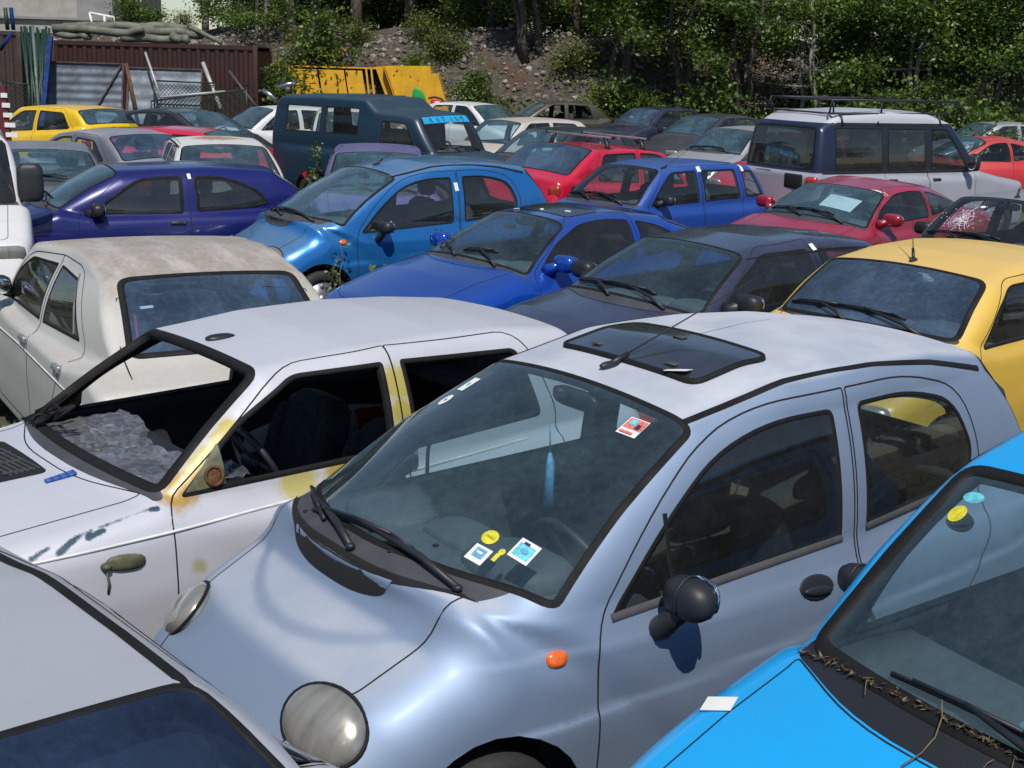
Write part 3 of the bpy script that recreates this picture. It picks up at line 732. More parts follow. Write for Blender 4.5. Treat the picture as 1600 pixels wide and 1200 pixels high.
def matiz_extra(c):
    root = c.root; fr = c.frame('front')
    for sg in (1, -1):
        P = Vector((c.mid-.225, sg*.485, .655)); r = c.bvh.find_nearest(P); P = r[0]; n = Vector(c.normals(np.array([P]))[0]); n = Vector((.62, sg*.34, .60)).normalized()
        m = orient(n, (0, 1, 0)); mb = MB(); mb.ball((0, 0, 0), (.285, .212, .10), rot=m, u=28, v=16, p=2.1); o = mb.build('headlight', M['lens'], root, P-n*.012)
        mb = MB(); mb.tube([m @ Vector((.146*math.cos(q), .110*math.sin(q), .002)) for q in np.linspace(0, 2*math.pi, 33)[:-1]], .006, closed=True); mb.build('lamp_ring', M['rubber'], o)
        P, n = at(c, c.frame('side', sg), (.85, .80)); mb = MB(); mb.ball((0, 0, 0), (.072, .05, .03), rot=orient(n, (1, 0, 0)), p=2.6); mb.build('indicator', M['orange'], root, P)
M['yellow_st'] = simple('yellow_sticker', (.62, .55, .03), .6, var=.2, scale=60); M['blue_st'] = simple('blue_print', (.10, .32, .50), .6, var=.3, scale=60); M['turq_st'] = simple('turquoise_print', (.12, .50, .58), .6, var=.3, scale=50); M['red_st'] = simple('red_print', (.62, .16, .13), .6, var=.35, scale=90); M['dark_st'] = simple('dark_print', (.03, .03, .06), .6)
def sticker(c, name, layers):
    o = None; fr = c.wsfr
    for k, (poly, mat) in enumerate(layers):
        q = patch(c, fr, poly, .0025+.0012*k, mat, name if k == 0 else 'print', c.ws if o is None else o, 2); o = o or q
def matiz_near(c):
    matiz_extra(c); root = c.root
    sticker(c, 'sticker', [(oval(.412, .055, .027, .027), M['yellow_st']), (rect(.412, .055, .03, .008), M['olive_p'])])
    sticker(c, 'sticker', [(rect(.432, -.012, .062, .062, .12), M['paper']), (rect(.432, -.008, .038, .036, .12), M['blue_st']), (rect(.432, -.006, .02, .008, .12), M['paper'])])
    sticker(c, 'sticker', [(oval(.480, .038, .010, .012), M['yellow_st'])]); sticker(c, 'sticker', [(rect(.480, .012, .014, .03, .1), M['yellow_st'])])
    sticker(c, 'sticker', [(rect(.528, .082, .070, .075, .1), M['paper']), (rect(.528, .080, .056, .050, .1), M['turq_st']), (rect(.518, .106, .02, .010, .1), M['dark_st']), (oval(.53, .082, .014, .010), M['blue_st'])])
    sticker(c, 'sticker', [(oval(-.445, .49, .026, .034), M['paper']), (oval(-.445, .49, .008, .008), M['blue_st'])])
    sticker(c, 'sticker', [(rect(-.445, .60, .050, .085, -.1), M['paper']), (oval(-.445, .60, .010, .012), M['turq_st'])])
    sticker(c, 'sticker', [(rect(.416, .662, .075, .085, .12), M['paper']), (rect(.416, .675, .07, .05, .12), M['red_st']), (rect(.405, .680, .026, .026, .12), M['turq_st']), (rect(.433, .668, .016, .022, .12), M['dark_st']), (rect(.416, .630, .05, .010, .12), M['red_st'])])
    fr = c.frame('top'); pl = rpoly([(1.68, -.365, .05), (1.655, 0, .5), (1.68, .365, .05), (2.05, .36, .07), (2.05, -.36, .07)])
    o = patch(c, fr, pl, .012, M['sunroof'], 'sunroof', root, 5); c.ribbon(fr, dense(pl, .03), .008, .016, .016).build('seal', M['rubber'], o)
    for y, s in ((-.2, 1.73), (.2, 1.73), (0, 1.95)): P, n = at(c, fr, (s, y), .015); mb = MB(); mb.box((0, 0, 0), (.03, .05, .005), bev=.002); mb.build('catch', M['frame_grey'], o, P)
    P, n = at(c, fr, (1.70, .265), .02); mb = MB(); mb.box((0, 0, 0), (.055, .085, .002), rot=(.12, -.10, .4)); mb.build('paper_tag', M['paper'], root, P)
    for (s, y) in ((.70, .30), (.60, .20), (.56, .0), (.60, -.3), (.585, -.33)):
        P, n = at(c, fr, (s, y), .001); mb = MB(); mb.ball((0, 0, 0), (.022, .022, .006)); mb.build('cowl_plug', M['gap'], c.part['cowl'], P)
    ys = np.linspace(-.57, .57, 41); fe = lambda y, k: COWL(y)+k*max(0, 1-(y/.57)**2)**.6
    r0, n0 = c.cast(fr, [(fe(y, -.004), y) for y in ys]); r1, n1 = c.cast(fr, [(fe(y, .026), y) for y in ys]); mb = MB(); rm, nm2 = c.cast(fr, [(fe(y, .011), y) for y in ys]); V = np.concatenate([r0+n0*.004, rm+nm2*.006, r1+n1*.004]); mb.add(V, [(j*41+i, j*41+i+1, (j+1)*41+i+1, (j+1)*41+i) for j in (0, 1) for i in range(40)], 0, True); mb.build('bonnet_gap_shade', M['gap'], root)  # black strip painted in for the dark open gap between bonnet and cowl
    gl = c.glen; mb = MB(); P, n = at(c, c.wsfr, (.0, gl*.70)); mb.tube([P+Vector((-.11, 0, -.07)), P+Vector((-.11, .005, -.17))], .003, n=4); mb.tube([P+Vector((-.11, .005, -.17)), P+Vector((-.11, .008, -.21)), P+Vector((-.11, .01, -.36))], [.006, .016, .026], n=5); mb.build('hanging_tissue', M['blue_st'], root)
    for sg in (1, -1): c.ribbon(c.frame('side', sg), [(1.315, .885), (1.30, 1.0), (1.305, 1.145)], .009, .009, .004, closed=False).build('quarter_post', M['rubber'], [d for d, di, s2 in c.part['doors'] if s2 == sg and di == 0][0])
    for sg in (1, -1):
        for a, b in (((1.05, .874), (2.09, .922)), ((2.22, .936), (2.87, .968))): c.ribbon(c.frame('side', sg), dense([a, b], .05, False), .006, .022, .006, closed=False).build('belt_strip', M['frame_grey'], [d for d, di, s2 in c.part['doors'] if s2 == sg and di == (0 if a[0] < 2 else 1)][0])
M['olive_p'] = simple('olive_print', (.35, .30, .02), .6); M['sunroof'] = simple('sunroof_glass', (.03, .035, .045), .12, coat=.6, var=.2)
M['silverblue'] = paint('silver_blue_paint', (.265, .345, .48), .58, .60, .06, .06, (.44, .42, .40), fade_sheen=(.56, .58, .63), fade_sheen_lo=.74)  # sky-lit brightness of the roof is put into the upward-facing colour
COWL = lambda y: .495+.18*(abs(y)/.57)**2.4
MZ = dict(L=3.495, W=1.495, H=1.515, mid=1.5, fb=(.84, .695, .955), ft=(1.50, .55, 1.38), rt=(3.12, .50, 1.42), rb=(3.40, .56, 1.02), sB=2.165, pil=.014, wsr=.045, wbelt=.705, wroof=.61,
    hood=[(.06, .60, .1), (.24, .745, .25), (.5, .875, .3)], trunk=[(3.46, .95, .08), (3.49, .6, .1)], cg=.57, cgt=.25, crown=.11, lcrown=.1, rG=.09, rL=.2, wsbow=.19,
    wins=[[(1.04, .872), (1.27, 1.10, .3), (1.55, 1.285, .35), (1.82, 1.355, .3), (2.10, 1.362, .03), (2.085, .925, .03)],
          [(2.225, .935, .03), (2.235, 1.368, .03), (2.55, 1.368, .3), (2.83, 1.30, .12), (2.93, 1.1, .1), (2.88, .98, .06)]],
    doors=[[(1.0, .26), (.985, .86, .1), (1.22, 1.13, .3), (1.52, 1.335, .3), (1.8, 1.41, .3), (2.165, 1.425, .01), (2.14, .26)],
           [(2.155, .26), (2.18, 1.425, .01), (2.55, 1.425, .2), (2.88, 1.34, .15), (2.98, 1.1, .1), (2.95, .8), (2.6, .4)]],
    cowl=[(COWL(y)+.004, y, .004) for y in np.linspace(-.56, .56, 15)]+[(.84, .62, .02), (.84, -.62, .02)],
    bonnet=[(.66, -.53, .01), (.545, -.34, .1), (.497, -.12, .1), (.497, .12, .1), (.545, .34, .1), (.66, .53, .01), (.32, .50, .02), (.02, .38, .02), (.02, -.38, .02), (.32, -.50, .02)],
    wf=.64, wr=2.98, wrad=.27, lamps='none', extra=matiz_extra, mirror=dict(style='round', s=1.23, z=.865, k=.92), handle=dict(style='oval', s=(1.93, 2.78), z=(.80, .86)),
    wipers=[(.50, -.15, .26, -.125, -.28, -.18), (.08, -.235, -.16, -.20, -.53, -.085)], rails=[(.515, 1.50, .51, 3.05, .012)], seal_front=(.003, .022, .001), seal_side=(.003, .014, .002), glass_windscreen=M['ws'])
MZ['side'] = lambda S, z: .010*sst((.835+.02*(S-1)-z)/.03)*sst((S-.5)/.4)+.010*sst((.62+.05*(S-1)-z)/.03)*sst((S-.35)/.5)
MZ['top'] = lambda S, y: +.007*sst((1-((S-.95)/.66)**2-(y/.64)**2)/.16)*sst((1.0-S)/.3)
CARS = []
CARS.append(dict(MZ, h=.022, paint=M['silverblue'], extra=matiz_near, rearrests=1.17, rs=.055, glass_side_window=M['mid_glass'], label='silver blue small hatchback with sunroof, black oval mirror and windscreen stickers', pos=(.255, 4.52), yaw=36.2, lup=.3, antenna=[(1.60, .02, .95, R(20), .0)]))
# ------------------------------------------------------------------ the other cars
def banded(name, low, bands, **kw):
    """paint in bands of height (two-tone bodywork)"""
    m = paint(name, low, **kw); t = m.node_tree; b = t.nodes['Principled BSDF']; l = b.inputs['Base Color'].links[0]; src = l.from_socket
    tc = node(t, 'ShaderNodeTexCoord'); s = node(t, 'ShaderNodeSeparateXYZ'); t.links.new(tc.outputs['Object'], s.inputs[0])
    for z0, z1, col in bands:
        f = math2(t, 'MULTIPLY', ramp(t, s.outputs[2], z0-.004, z0+.004), ramp(t, s.outputs[2], z1-.004, z1+.004, 1., 0.)); src = mix(t, f, src, col)
    t.links.new(src, b.inputs['Base Color']); return m
def std(fb, ft, sB, zf, zr, zt, rear=None, wf=None, fw=None, two=False, pil=.05, rk=1.):
    """side glass and door outlines for a usual body; rear = (s at top, s at belt)"""
    wf = wf or fb[0]+.2; t0 = ft[0]+(fw or .17); zB = zf+(zr-zf)*.5
    wins = [[(wf, zf, .03), ((wf+t0)/2-.03, (zf+zt)/2+.025, .2), (t0, zt-.01, .09), (sB-pil, zt, .03), (sB-pil-.015, zB, .03)]]
    if rear: wins.append([(sB+pil, zB, .03), (sB+pil, zt, .03), (rear[0], zt-.025, .09), (rear[1], zr, .07)])
    wins = [[(q[0], q[1], q[2]*rk) for q in w] for w in wins]; top = zt+.055
    doors = [[(wf-.06, .26), (wf-.07, zf-.02, .08), (t0-.04, zt+.022, .12), (sB+.0, top, .01), (sB-.02, .26)]]
    if rear and not two: doors.append([(sB-.02, .26), (sB+.002, top, .01), (rear[0]+.04, top-.01, .12), (rear[1]+.10, zr, .1), (rear[1]+.08, .8), (rear[1]-.25, .35)])
    return dict(wins=wins, doors=doors)
def add(key, base=None, **kw):
    sp = dict(base or {}); sp.update(kw); sp['key'] = key; CARS.append(sp); return sp
def cowl(fb, cg=.2, d=.09, wide=.02):
    c0 = fb[0]-cg*fb[1]**2
    return [(fb[0]-d*.3, -fb[1]-wide, .03), (c0-d, -.25, .3), (c0-d, .25, .3), (fb[0]-d*.3, fb[1]+wide, .03), (fb[0]+.02, fb[1]+wide, .02), (fb[0]+.02, -fb[1]-wide, .02)]
def bonnet(fb, hf, w, cg=.2, d=.1):
    c0 = fb[0]-cg*fb[1]**2
    return [(fb[0]-d*.35, -w, .02), (c0-d, -.25, .3), (c0-d, .25, .3), (fb[0]-d*.35, w, .02), (hf+.1, w-.04, .05), (hf, w*.6, .15), (hf, -w*.6, .15), (hf+.1, -w+.04, .05)]
WP = [(.44, -.06, .28, .05, -.28, .045), (-.08, -.07, -.12, .045, -.56, .06)]
G = 'scrapped cars parked in the yard'
# --- blue twin of the near hatchback
M['azure'] = paint('azure_paint', (.012, .17, .50), .45, .27, .7, .16, fade_sheen=(.10, .20, .33))
add('bluematiz', MZ, lod=1, paint=M['azure'], label='bright azure blue small hatchback with round black mirror and weeds growing against its door', pos=(-1.51, 13.32), yaw=35.8,
    mirror=dict(style='round', s=1.22, z=.86, k=.9), antenna=[(1.60, .02, .22, R(28), -.1)], glass_windscreen=M['ws_far'], glass=M['glass'], tags=[(1, 2.15, 1.27, .045, .08)], top=MZ['top'])
# --- stripped white hatchback
def stripped_extra(c):
    root = c.root; mid = c.mid
    # clear plastic sheet crumpled over the dashboard
    nx, ny = 17, 30; V = []; F = []; r2 = random.Random(3); H_ = [[r2.uniform(-1, 1) for _ in range(ny+1)] for _ in range(nx+1)]
    for i in range(nx+1):
        for j in range(ny+1):
            u = i/nx; v = j/ny; y = -.60+1.2*v; s = c.a[0]+.05+.16*y*y+u*(.36+.05*math.sin(9*v))
            V.append((mid-s+r2.uniform(-.008, .008), y+r2.uniform(-.012, .012), .872+.014*u-.05*y*y+.016*u*math.sin(5*v+2.5)+.011*H_[i][j]*(.4+.6*u)))
    for i in range(nx):
        for j in range(ny):
            a, b, d, e = i*(ny+1)+j, i*(ny+1)+j+1, (i+1)*(ny+1)+j+1, (i+1)*(ny+1)+j; F += [(a, b, d), (a, d, e)] if (i+j) % 2 else [(a, b, e), (b, d, e)]
    o = link('plastic_sheet', mesh_np('plastic_sheet', V, F, False), (M['sheet'],), None); c.sheet = o
    tag(o, 'crumpled clear plastic sheet lying on the dashboard of the white hatchback without glass', 'plastic sheet')
    # bonnet air grille, torn rubber, blue ribbon, indicator base, mirror triangle
    fr = c.frame('top'); patch(c, fr, rpoly([(.80, .10), (.92, -.45), (1.04, -.42), (1.03, .14)]), .003, M['gap'], 'air_grille', root)
    mb = MB()
    for q in range(6):
        P, n = at(c, fr, (.885+.022*q, -.15)); mb.box(P+n*.006, (.006, .46, .008), rot=(0, 0, .10), m=0)
    for yy in (-.36, -.22, -.08, .06): P, n = at(c, fr, (.945, yy)); mb.box(P+n*.007, (.13, .006, .008))
    mb.build('air_grille', M['frame_grey'], root)
    mb = MB(); r3 = random.Random(8); fr2 = c.wsfr
    for q in range(7):
        y = -.60+q*.035; pts = [at(c, fr2, (y+r3.uniform(-.04, .04)+.04*k, -.03+.045*k*r3.uniform(.4, 1.2)), .012+.02*r3.random())[0] for k in range(5)]; mb.tube(pts, .008, n=5)
    mb.build('torn_seal', M['rubber'], root)
    mb = MB(); 
    for dy in (0, .025): 
        pts = [at(c, fr, (1.10-.03*k, .22+dy*(1-k*.18)+.004*k), .006)[0] for k in range(5)]
        for a, b in zip(pts, pts[1:]): mb.tube([a, b], .009, n=4)
    mb.build('blue_ribbon', M['ribbon'], root)
    P, n = at(c, c.frame('side', 1), (1.06, .70)); mb = MB(); mb.ball((0, 0, 0), (.15, .06, .03), p=2.8, rot=orient(n, (1, 0, .1))); mb.ball((.075, .0, .0), (.04, .05, .03)); mb.tube([(.075, .01, -.02), (.07, .012, -.06), (.072, .006, -.10)], .005, n=5); mb.build('indicator', M['olive'], root, P)
    for sg in (1, -1):
        o = [d for d, di, s2 in c.part['doors'] if s2 == sg and di == 0][0]
        fs = c.frame('side', sg); patch(c, fs, rpoly([(1.335, .885, .01), (1.50, .895, .01), (1.50, 1.04, .01)]), .006, M['olive'], 'mirror_plate', o)
        P, n = at(c, fs, (1.455, .93), .012); mb = MB(); mb.tube([(.035*math.cos(q), .035*math.sin(q), 0) for q in np.linspace(0, 6.28, 15)[:-1]], .007, closed=True); mb.ball((0, 0, -.004), (.06, .06, .012)); mb.bm
        ob = mb.build('mirror_socket', M['rust'], o, P); ob.rotation_euler = orient(n, (1, 0, 0)).to_euler()
        c.ribbon(fs, dense([(.45, .745), (1.0, .765), (2.0, .80), (3.0, .83)], .06, False), .006, .006, .008, closed=False).build('side_moulding', M['whitetrim'], root)
    mb = MB(); P, n = at(c, c.frame('top'), (1.86, -.02)); mb.ball(P, (.14, .07, .035), p=2.4); mb.build('antenna_base', M['blackplastic'], root)
M['white_silver'] = paint('white_silver_paint', (.56, .57, .63), .12, .38, .4, .10, (.4, .38, .36),
    stains=[((.44, .66, 1.10), .10, (.42, .34, .07)), ((.58, .69, 1.0), .13, (.46, .41, .17)), ((.69, .71, .90), .10, (.40, .25, .06)), ((.2, .75, .86), .12, (.47, .42, .16)), ((.0, .75, .86), .10, (.46, .33, .07)), ((.50, .68, 1.05), .09, (.46, .40, .14)), ((.35, .60, 1.22), .05, (.45, .36, .05)), ((.62, .70, .96), .07, (.44, .30, .06)), ((-.3, .75, .87), .09, (.55, .48, .2)),
            ((-.34, .62, 1.16), .11, (.45, .38, .10)), ((-.34, .66, 1.04), .10, (.42, .35, .08)), ((-.36, .70, .96), .09, (.02, .16, .38)), ((.66, .76, .62), .05, (.42, .40, .25))],
    sprays=[([(2-q[0], .742-max(0, q[1]-.78)*.45, q[1]) for st in ([(.74, .775), (.80, .80), (.79, .825)], [(.83, .77), (.90, .81), (.97, .845), (.945, .80), (1.0, .815)], [(1.0, .835), (1.06, .845), (1.12, .858), (1.18, .862), (1.215, .852)]) for q in dense(st, .010, False)], .015, (.008, .045, .075)), ([(2-q, -.1+.02*q, .87) for q in (.72, .75)], .03, (.05, .30, .45))])
M['ribbon'] = simple('blue_ribbon', (.03, .09, .36), .6); M['olive'] = simple('olive_primer', (.09, .09, .05), .55, var=.4, scale=18); M['rust'] = simple('rust', (.13, .06, .025), .7, .3, var=.4, scale=30)
M['whitetrim'] = simple('white_moulding', (.70, .70, .70), .4); M['spray'] = simple('teal_spray_paint', (.012, .06, .09), .7, var=.3, scale=40)
def sheet_mat():
    m = bpy.data.materials.new('clear_plastic_film'); m.use_nodes = True; t = m.node_tree; t.nodes.clear(); out = node(t, 'ShaderNodeOutputMaterial')
    tr = node(t, 'ShaderNodeBsdfTransparent'); gl = node(t, 'ShaderNodeBsdfGlossy'); gl.inputs['Roughness'].default_value = .07; df = node(t, 'ShaderNodeBsdfDiffuse'); df.inputs[0].default_value = (.62, .63, .68, 1)
    a = node(t, 'ShaderNodeMixShader'); a.inputs[0].default_value = .72; b = node(t, 'ShaderNodeMixShader'); t.links.new(ramp(t, noise(t, 6, 6, .7), .35, .65, .22, .55), b.inputs[0])
    t.links.new(df.outputs[0], a.inputs[1]); t.links.new(gl.outputs[0], a.inputs[2]); t.links.new(tr.outputs[0], b.inputs[1]); t.links.new(a.outputs[0], b.inputs[2]); t.links.new(b.outputs[0], out.inputs[0]); return m
M['sheet'] = sheet_mat()
fb, ft = (1.24, .66, .885), (1.755, .50, 1.265)
add('stripped', L=3.95, W=1.58, H=1.335, mid=2, fb=fb, ft=ft, rt=(3.38, .50, 1.265), rb=(3.72, .56, .92), sB=2.33, wbelt=.725, wroof=.595, rft=.09, rG=.09, rL=.1, cg=.16, crown=.06, bulge=.008,
    hood=[(.04, .62, .06), (.12, .73, .06), (.6, .83, .4)], trunk=[(3.80, .86, .06), (3.93, .6, .1)], **std(fb, ft, 2.33, .875, .92, 1.25, (3.02, 3.12), 1.32, .12, pil=.045, rk=.5),
    bonnet=bonnet(fb, .14, .60, .16), cowl=cowl(fb, .16, .06), wf=.70, wr=3.12, wrad=.27, paint=M['white_silver'], open=('windscreen', 'rear_window'), openside=lambda sg, x: True, seal_front=(.006, .036, .004), seal_side=(.004, .018, .003), hump=0, sealmat=M['rubber'],
    label='white hatchback stripped of its glass with yellow primer patches on its pillars', pos=(-1.14, 5.67), yaw=39.7, extra=stripped_extra, headrests=0, seatk=.76, dashdrop=.03, lamps='box', h=.026, seaty=.33, dashmat=M['blackplastic'])
# --- old white sedan seen from behind
def oldsedan_extra(c):
    root = c.root; fr = c.frame('rear'); mb = MB(); r = c.bvh
    def rearpt(y, z):
        q = r.ray_cast(Vector((-5, y, z)), Vector((1, 0, 0))); return q[0], Vector(c.normals(np.array([q[0]]))[0])
    V = []; k = 0
    for y, w in ((.28, .16), (.08, .2), (-.06, .05)):
        pass
    P, n = rearpt(.30, .70); mb.box(P+n*.002, (.006, .40, .048), bev=.002); mb.build('badge_strip', M['badge'], root)
    mb = MB(); rr = random.Random(2)
    for q in range(8):
        y = .47-q*.045
        if 2 <= q <= 3: continue
        P, n = rearpt(y, .70)
        mb.box(P+n*.007, (.004, .030, .006)); mb.box(P+n*.007+Vector((0, rr.choice((-.012, .012)), 0)), (.004, .006, .03)); mb.box(P+n*.007+Vector((0, 0, rr.choice((-.013, .013)))), (.004, .028, .006))
    mb.build('badge_lettering', M['chromegrey'], root)
    for y in (.36, -.42):
        P, n = rearpt(y, .705 if y > 0 else .76); mb = MB(); mb.ball((0, 0, .012), (.012, .075, .05)); 
        for a in range(-2, 3): mb.box((0.002, .035*math.sin(a*.6), .02+.035*math.cos(a*.6)), (.01, .012, .03), rot=(-a*.6, 0, 0))
        mb.box((0, 0, -.025), (.008, .09, .012)); mb.build('sun_emblem', M['emblem'], root, P+n*.006)
    mb = MB(); P, n = rearpt(-.42, .72)
    mb.box(P+n*.004, (.004, .10, .014)); mb.box(P+n*.004+Vector((0, 0, -.025)), (.004, .08, .014)); mb.build('badge_strip', M['badge'], root)
    for sg in (1, -1):
        P, n = rearpt(sg*.64, .60); mb = MB(); mb.box((0, 0, 0), (.06, .26, .12), bev=.015); mb.build('tail_light', M['redlens'], root, P)
        c.ribbon(c.frame('side', sg), dense([(.5, .72), (2, .735), (3.85, .70)], .06, False), .005, .005, .006, closed=False).build('side_moulding', M['whitetrim'], root)
        pl = [p for p in c.win if p[1] == 'side' and p[4] == sg and np.mean([q[0] for q in p[3]]) > 2.3][0]
        mb = c.ribbon(c.frame('side', sg), [(2.87, .94), (2.78, 1.08), (2.66, 1.24)], .012, .012, .006, closed=False); mb.build('window_divider', M['chromegrey'], [d for d, di, s2 in c.part['doors'] if s2 == sg and di == 1][0])
    mb = MB(); mb.box((0, 0, 0), (.10, 1.62, .14), bev=.03); mb.build('bumper', M['blackplastic'], root, (c.mid-4.12, 0, .46))
    fr = c.rwfr; patch(c, fr, rect(.40, .335, .07, .02), -.004, M['paper'], 'window_label', c.rw, 2)
    for sg in (1, -1): patch(c, fr, rect(sg*.49+.0, .17, .012, .24, sg*.12), -.003, M['redcloth'], 'red_trim', c.rw, 2)
    # seam round the rear hatch panel
    c.ribbon(fr, [(-.60, -.35), (-.60, .05), (-.54, .42)], .003, .003, .001, closed=False).build('hatch_seam', M['gap'], root); c.ribbon(fr, [(.60, -.35), (.60, .05), (.54, .42)], .003, .003, .001, closed=False).build('hatch_seam', M['gap'], root)
    c.ribbon(fr, [(-.54, .42), (-.3, .435), (.3, .435), (.54, .42)], .003, .003, .001, closed=False).build('hatch_seam', M['gap'], root)
M['badge'] = simple('worn_badge', (.11, .10, .09), .6, var=.4, scale=40); M['chromegrey'] = simple('dull_metal', (.34, .34, .34), .4, .6); M['emblem'] = simple('yellow_emblem', (.50, .27, .02), .5, var=.3, scale=60); M['redcloth'] = simple('red_trim', (.30, .015, .03), .7)
M['dirty_white'] = paint('dirty_white_paint', (.52, .52, .50), .0, .45, .2, .22, (.34, .28, .22), roofdirt=.95, stains=[((.2, -.84, .5), .05, (.2, .12, .05)), ((1.1, .85, .45), .25, (.30, .24, .16))])
fb, ft = (1.20, .64, .92), (1.745, .59, 1.31)
add('oldsedan', L=4.05, W=1.66, H=1.375, mid=2.2, fb=fb, ft=ft, rt=(3.08, .50, 1.27), rb=(3.52, .565, .925), sB=2.28, wbelt=.74, wroof=.60, rft=.07, rrt=.05, rG=.04, rL=.05, cg=.10, plan=[(0, .90), (.12, .945), (.4, .98), (1., 1), (3.3, 1), (3.75, .98), (3.98, .95), (4.05, .93)], sect=[(.1, .95), (.35, .985), (.6, 1.), (.75, .995), (.93, .975), (1.3, .93)], crown=.035, bulge=.006, pil=.085, zbelt=.90,
    hood=[(.04, .62, .06), (.1, .74, .06), (.6, .84, .4)], trunk=[(3.84, .845, .05), (4.02, .62, .1)], **std(fb, ft, 2.26, .90, .92, 1.24, (2.68, 2.98), 1.33, .08, pil=.035, rk=.35), wrad=.29, wf=.75, wr=3.25, rs=.03,
    bonnet=bonnet(fb, .14, .62, .16), paint=M['dirty_white'], label='old white sedan seen from behind with a brown dirt-stained roof', pos=(-2.20, 8.11), yaw=-58.5, lup=.8, extra=oldsedan_extra, lamps='none', glass_rear_window=M['ws_blue'], handle=dict(style='bar', s=(2.16, 3.02), z=(.79, .79), mat=M['chromegrey']), seal_rear=(.012, .026, .008), h=.028, mirror=dict(style='car', s=1.42, z=.95), seatmat=M['seatgrey'])
# --- cyan hatchback, near right
def lettering(c, fr, txt, size, org, mat, parent, flip=1, off=.003):
    cu = bpy.data.curves.new('lettering', 'FONT'); cu.body = txt; cu.size = size; ob = bpy.data.objects.new('lettering', cu); COL.objects.link(ob); bpy.context.view_layer.update(); me = bpy.data.meshes.new_from_object(ob); bpy.data.objects.remove(ob)
    P, N = c.cast(fr, [(org[0]+flip*v.co.x, org[1]+v.co.y) for v in me.vertices]); F = [tuple(p.vertices) for p in me.polygons]; return link('lettering', mesh_np('lettering', P+N*off, F, True), (mat,), parent)
def cyan_extra(c):
    root = c.root; lettering(c, c.frame('side', -1), '.COM', .22, (2.02, .68), M['paper'], [d for d, di, s2 in c.part['doors'] if s2 == -1][0], -1)
    P, n = at(c, c.frame('top'), (.566, -.615), .004); mb = MB(); mb.box((0, 0, 0), (.06, .09, .002), rot=orient(n, (1, .45, 0))); mb.build('paper_tag', M['paper'], root, P)
    sticker(c, 'sticker', [(oval(-.45, .535, .028, .03), M['yellow_st'])]); sticker(c, 'sticker', [(oval(-.44, .60, .035, .02), M['turq_st'])])
    mb = MB(); mb.box((0, 0, 0), (.12, .34, .05), bev=.012); mb.build('plastic_box', M['teal_box'], root, (c.mid-1.02, .18, .93)); r = random.Random(5); fr = c.wsfr
    mb = MB()
    for q in range(260):
        y = r.uniform(-.6, .6); b = abs(r.gauss(0, .010))-.032+.0*y; P, n = at(c, fr, (y, b), .006+.012*r.random()); a = r.uniform(0, 6.3); l = r.uniform(.004, .018)
        d = Vector((math.cos(a), math.sin(a), r.uniform(-.2, .4)))*l; w = Vector((-d.y, d.x, 0)).normalized()*r.uniform(.001, .005)
        mb.add([P-d-w*.3, P+w, P+d, P-w], [(0, 1, 2, 3)], r.choice((0, 0, 1)))
    for q in range(4):
        y = r.uniform(-.6, .5); b = r.uniform(-.09, -.0); P, n = at(c, fr, (y, b), .012); a = r.uniform(0, 6.3); L_ = r.uniform(.015, .05); d = Vector((math.cos(a), math.sin(a), .1)); d -= n*d.dot(n); mb.tube([P-d*L_, P+n*.008, P+d*L_], .0015, n=4, m=1)
    pts = [at(c, fr, (-.12+.05*k-.008*k*k, .03-.06*k), .02)[0] for k in range(5)]; mb.tube(pts, .0022, n=4, m=1)
    o = mb.build('leaf_litter', (M['drylitter'], M['straw'])); tag(o, 'dry leaves and straw caught along the windscreen foot of the cyan car', 'leaf litter', kind='stuff'); c.sheet = o
    for sg in (1, -1): c.ribbon(c.frame('side', sg), dense([(.35, .60), (1.2, .62), (3.1, .66)], .06, False), .03, .03, .008, closed=False).build('side_moulding', M['blackplastic'], root)
M['teal_box'] = simple('teal_plastic', (.10, .30, .30), .5); M['drylitter'] = simple('dry_leaves', (.055, .038, .022), .9, var=.4, scale=30); M['straw'] = simple('straw', (.16, .12, .065), .9, var=.3, scale=30)
M['cyan'] = paint('cyan_paint', (.008, .36, .80), .0, .28, .8, .05, (.2, .3, .34))
fb, ft = (.865, .59, .93), (1.405, .55, 1.40)
add('cyan', L=3.32, W=1.51, H=1.56, mid=1.7, fb=fb, ft=ft, rt=(2.85, .52, 1.44), rb=(3.15, .58, .98), sB=2.15, wbelt=.70, wroof=.61, rft=.35, rG=.07, cg=.15, crown=.07, pil=.045, roof=[(1.75, 1.535), (2.2, 1.56), (2.7, 1.53)],
    hood=[(.05, .60, .08), (.16, .70, .12), (.5, .84, .3)], trunk=[(3.25, .9, .06), (3.31, .6, .1)], **std(fb, ft, 2.13, .90, .94, 1.36, (2.8, 2.88), 1.06, .14, two=True), bonnet=bonnet(fb, .18, .585, .15, .13), cowl=cowl(fb, .15, .12, .01), wf=.62, wr=2.82, wrad=.27,
    cowlmat=M['blackplastic'], hump=0, paint=M['cyan'], label='bright cyan hatchback with dry leaves piled along its windscreen foot', pos=(1.87, 3.38), yaw=33.1, extra=cyan_extra, mirror=dict(style='round', s=1.2, z=.94, k=.72), wipers=[(.30, -.05, .2, .03, -.28, .02)], h=.024, glass_windscreen=M['ws'], seal_front=(.008, .04, .005), rails=[(.585, 1.40, .56, 2.85, .02)])
